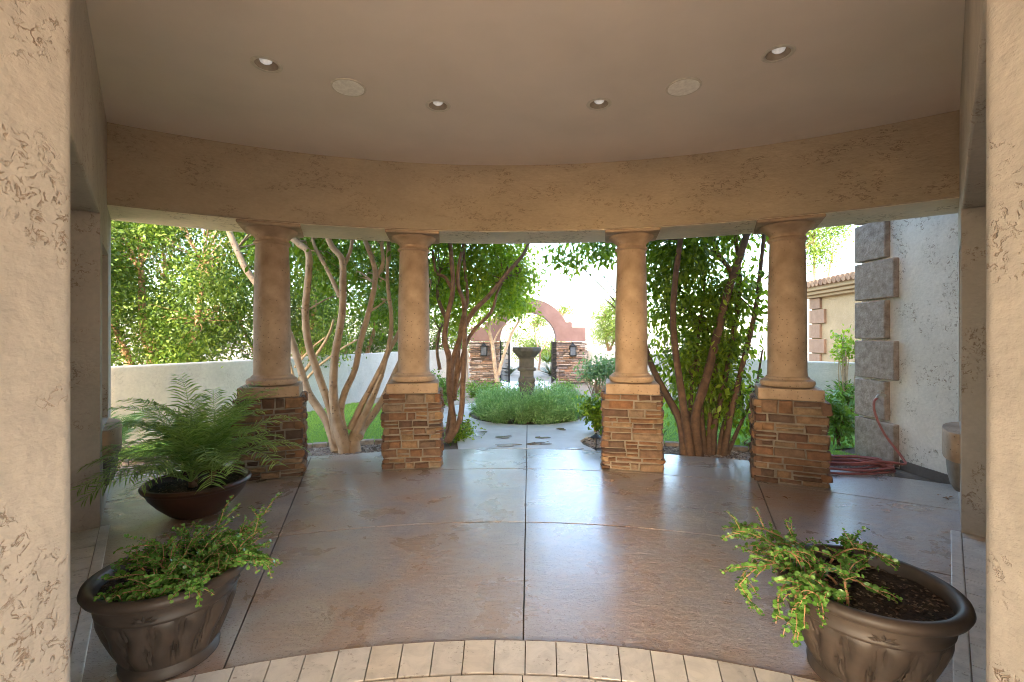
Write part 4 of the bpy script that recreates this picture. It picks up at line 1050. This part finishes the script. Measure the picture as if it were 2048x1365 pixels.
# ------------------------------------------------------------------ the two bronze pots with trailing succulents
def bronze_pot(name, label, loc, seed, branches, rz):
    t = thing(name, label, 'potted plant', loc, 0, 'pair of bronze pots at the front of the patio')
    prof = [(.165, 0), (.178, .004), (.18, .03), (.172, .045), (.168, .055)]
    g = MB(); n = 300; vs = []
    body = [(.168, .055, 0), (.178, .075, .4), (.186, .095, .8), (.195, .12, 1), (.205, .15, 1), (.214, .18, 1), (.223, .21, 1), (.231, .24, 1), (.238, .265, 1), (.243, .285, .8), (.248, .31, .2), (.246, .318, 0), (.252, .324, 0), (.254, .336, 0), (.25, .342, 0), (.252, .375, 0), (.256, .395, 0), (.272, .402, 0), (.289, .412, 0), (.296, .43, 0), (.292, .448, 0), (.278, .458, 0), (.262, .456, 0), (.253, .445, 0), (.249, .42, 0), (.245, .38, 0)]
    for r, z in prof:
        for i in range(n):
            a = 2 * math.pi * i / n; vs.append((r * math.cos(a), r * math.sin(a), z))
    for r, z, k in body:
        for i in range(n):
            a = 2 * math.pi * i / n + .35 * math.sin((z - .18) * 13) * (1 if k else 0) * .35
            # curling lobes in relief
            f = (i * 15 / n + .18 * math.sin((z - .06) * 24)) % 1.0
            dd = abs(f - .5); lob = max(0, 1 - (dd / .40) ** 2) if dd < .40 else 0.0
            groove = .011 * math.exp(-((dd - .40) / .03) ** 2); inner = .005 * math.exp(-((dd - .28) / .025) ** 2)
            rr = r + k * (.012 * lob - .005 - groove - inner)
            vs.append((rr * math.cos(2 * math.pi * i / n), rr * math.sin(2 * math.pi * i / n), z))
    m = len(prof) + len(body)
    fs = [(j * n + i, j * n + (i + 1) % n, (j + 1) * n + (i + 1) % n, (j + 1) * n + i) for j in range(m - 1) for i in range(n)]
    fs += [tuple(range(n - 1, -1, -1)), tuple(range((m - 1) * n, m * n))]
    g.add(vs, fs); pot = g.build('pot', M_POT, t, smooth=True, angle=50)
    for q in range(4):
        g = MB()                               # small leaf ornament pressed on the neck band
        a0 = rz + q * math.pi / 2
        for (da, dz, tl, ln) in ((0, 0, 90, .034), (.07, -.004, 35, .04), (-.07, -.004, 145, .04), (.10, -.014, 5, .04), (-.10, -.014, 175, .04)):
            a = a0 + da; rr = .2545; c = Vector((rr * math.cos(a), rr * math.sin(a), .36 + dz))
            tx = Vector((-math.sin(a), math.cos(a), 0)); dirv = tx * math.cos(R(tl)) + Vector((0, 0, 1)) * math.sin(R(tl)); nn = Vector((math.cos(a), math.sin(a), 0)); sdv = nn.cross(dirv)
            v = [c - dirv * ln / 2, c + sdv * .007, c + dirv * ln / 2, c - sdv * .007, c + nn * .006]
            g.add(v, [(0, 1, 4), (1, 2, 4), (2, 3, 4), (3, 0, 4)])
        g.build('ornament', M_POT, pot)
    soil_disc(.246, .395, t, seed)
    rgn = np.random.default_rng(seed); rg = random.Random(seed)
    def grow(start, d, L, droop, lvl, segs=9):
        pts = [Vector(start)]; d = Vector(d).normalized()
        for i in range(segs):
            d = (d + Vector((rg.uniform(-.2, .2), rg.uniform(-.2, .2), rg.uniform(-.12, .12) - droop * (i / segs)))).normalized()
            q = pts[-1] + d * (L / segs)
            # stay out of the soil and the pot's wall
            hr = math.hypot(q.x, q.y)
            if hr < .24 and q.z < .415: q.z = .415; d.z = abs(d.z) * .3
            if .235 < hr < .31 and q.z < .475: q.z = .475
            if hr >= .31 and q.z < .03: q.z = .03
            pts.append(q)
        return pts
    for (start, d, L, droop, ntw) in branches:
        main = grow(start, d, L, droop, 0, 11); lines = [(main, .0055)]
        for k in range(ntw):
            i = rg.randrange(2, len(main) - 1); dd = (main[i + 1] - main[i]).normalized() + Vector((rg.uniform(-1, 1), rg.uniform(-1, 1), rg.uniform(-.2, .8)))
            lines.append((grow(main[i], dd, rg.uniform(.06, .15), droop * .6, 1, 6), .003))
        g = MB(); P = []; A = []; U = []; Ls = []
        for pts, r0 in lines:
            m = len(pts); g.tube(pts, [r0 * (1 - .7 * i / (m - 1)) for i in range(m)], 6, 2)
            acc = 0; tot = sum((pts[i + 1] - pts[i]).length for i in range(m - 1)); s_ = .02 if r0 > .004 else .008
            while s_ < tot:
                acc = 0
                for i in range(m - 1):
                    l = (pts[i + 1] - pts[i]).length
                    if acc + l >= s_ or i == m - 2:
                        p = pts[i].lerp(pts[i + 1], min(1, (s_ - acc) / max(l, 1e-6))); tan = (pts[i + 1] - pts[i]).normalized(); break
                    acc += l
                ph = rg.uniform(0, 6.28); o1 = tan.orthogonal().normalized(); o2 = tan.cross(o1)
                for q in (0, math.pi):
                    if rg.random() < .12: continue
                    od = (o1 * math.cos(ph + q) + o2 * math.sin(ph + q)); ax = od + tan * .5 + Vector((0, 0, .25))
                    P.append(p); A.append(ax); U.append(tan * .6 + Vector((rg.uniform(-.4, .4), rg.uniform(-.4, .4), .9))); Ls.append(rg.uniform(.013, .023) * (.75 + .25 * min(1, (tot - s_) / .08)))
                s_ += rg.uniform(.009, .014)
        br = g.build('branch', M_BARKO, t, smooth=True, angle=80)
        leaf_mesh('leaves', P, A, U, np.array(Ls), np.array(Ls) * .88, L_JADE, br, ROUND, fold=.22, droop=.1)
    return t
rb = random.Random(31); br = []
for i in range(46):
    a = rb.uniform(0, 6.28); q = rb.uniform(.0, .17)
    st = (.05 + q * math.cos(a), .03 + q * math.sin(a) * .9, .40)
    br.append((st, (.2 + .5 * math.cos(a) * q / .17 + rb.uniform(-.35, .35), .15 + .5 * math.sin(a) * q / .17 + rb.uniform(-.35, .35), rb.uniform(.6, 1.3)), rb.uniform(.10, .22), rb.uniform(.1, .4), rb.randrange(4, 8)))
for i in range(10):                           # low ones over the front of the soil
    br.append(((rb.uniform(-.12, .14), rb.uniform(-.17, -.04), .40), (rb.uniform(-.5, .7), rb.uniform(-.7, .3), rb.uniform(.4, .8)), rb.uniform(.08, .14), .6, 5))
br += [((.12, .1, .40), (1, .5, .6), .3, .35, 6), ((.1, .14, .4), (.55, .6, 1.1), .33, .1, 7), ((.05, .12, .4), (.3, .8, 1.2), .36, .1, 7), ((.14, .05, .41), (1, .25, .45), .28, .5, 5), ((.1, .1, .41), (.8, .8, .8), .3, .2, 6)]
bronze_pot('potted_succulent', 'bronze lobed pot with mounded bright green succulent, left foreground by the pier', (-1.505, 2.01, 0), 41, br, .3).scale = (1.02, 1.02, .85)
rb = random.Random(33); br = []
for i in range(20):
    a = rb.uniform(.6, 4.2); q = rb.uniform(.02, .19)
    st = (-.05 + q * math.cos(a), q * math.sin(a) + .03, .40)
    br.append((st, (rb.uniform(-1.1, .3), rb.uniform(-.5, .9), rb.uniform(.25, .8)), rb.uniform(.13, .27), rb.uniform(.3, .9), rb.randrange(3, 6)))
br += [((-.12, .08, .41), (-1, .35, .6), .40, .45, 7), ((-.12, .12, .41), (-.9, .7, .6), .40, .4, 7), ((-.14, .0, .41), (-1, .1, .5), .38, .7, 6), ((-.14, -.05, .41), (-1, -.2, .35), .36, 1.5, 6),
       ((-.12, -.08, .41), (-.9, -.45, .35), .34, 1.6, 6), ((.02, .12, .41), (.8, .7, .4), .36, .5, 6), ((.0, .1, .41), (.6, .9, .5), .34, .5, 7), ((-.02, .05, .41), (.9, .35, .4), .26, .5, 6),
       ((-.15, -.02, .41), (-1, -.1, .25), .42, 1.7, 5), ((-.1, .05, .41), (-1, .2, .75), .42, .6, 7), ((-.03, .15, .41), (-.5, 1, .55), .36, .5, 7), ((-.08, .16, .41), (-.8, .9, .7), .4, .35, 7), ((.05, .16, .41), (.5, 1, .6), .34, .45, 7)]
bronze_pot('potted_succulent', 'bronze lobed pot with trailing succulent and bare soil, right foreground by the pier', (1.46, 1.89, 0), 43, br, -.45).scale = (1.11, 1.11, .88)
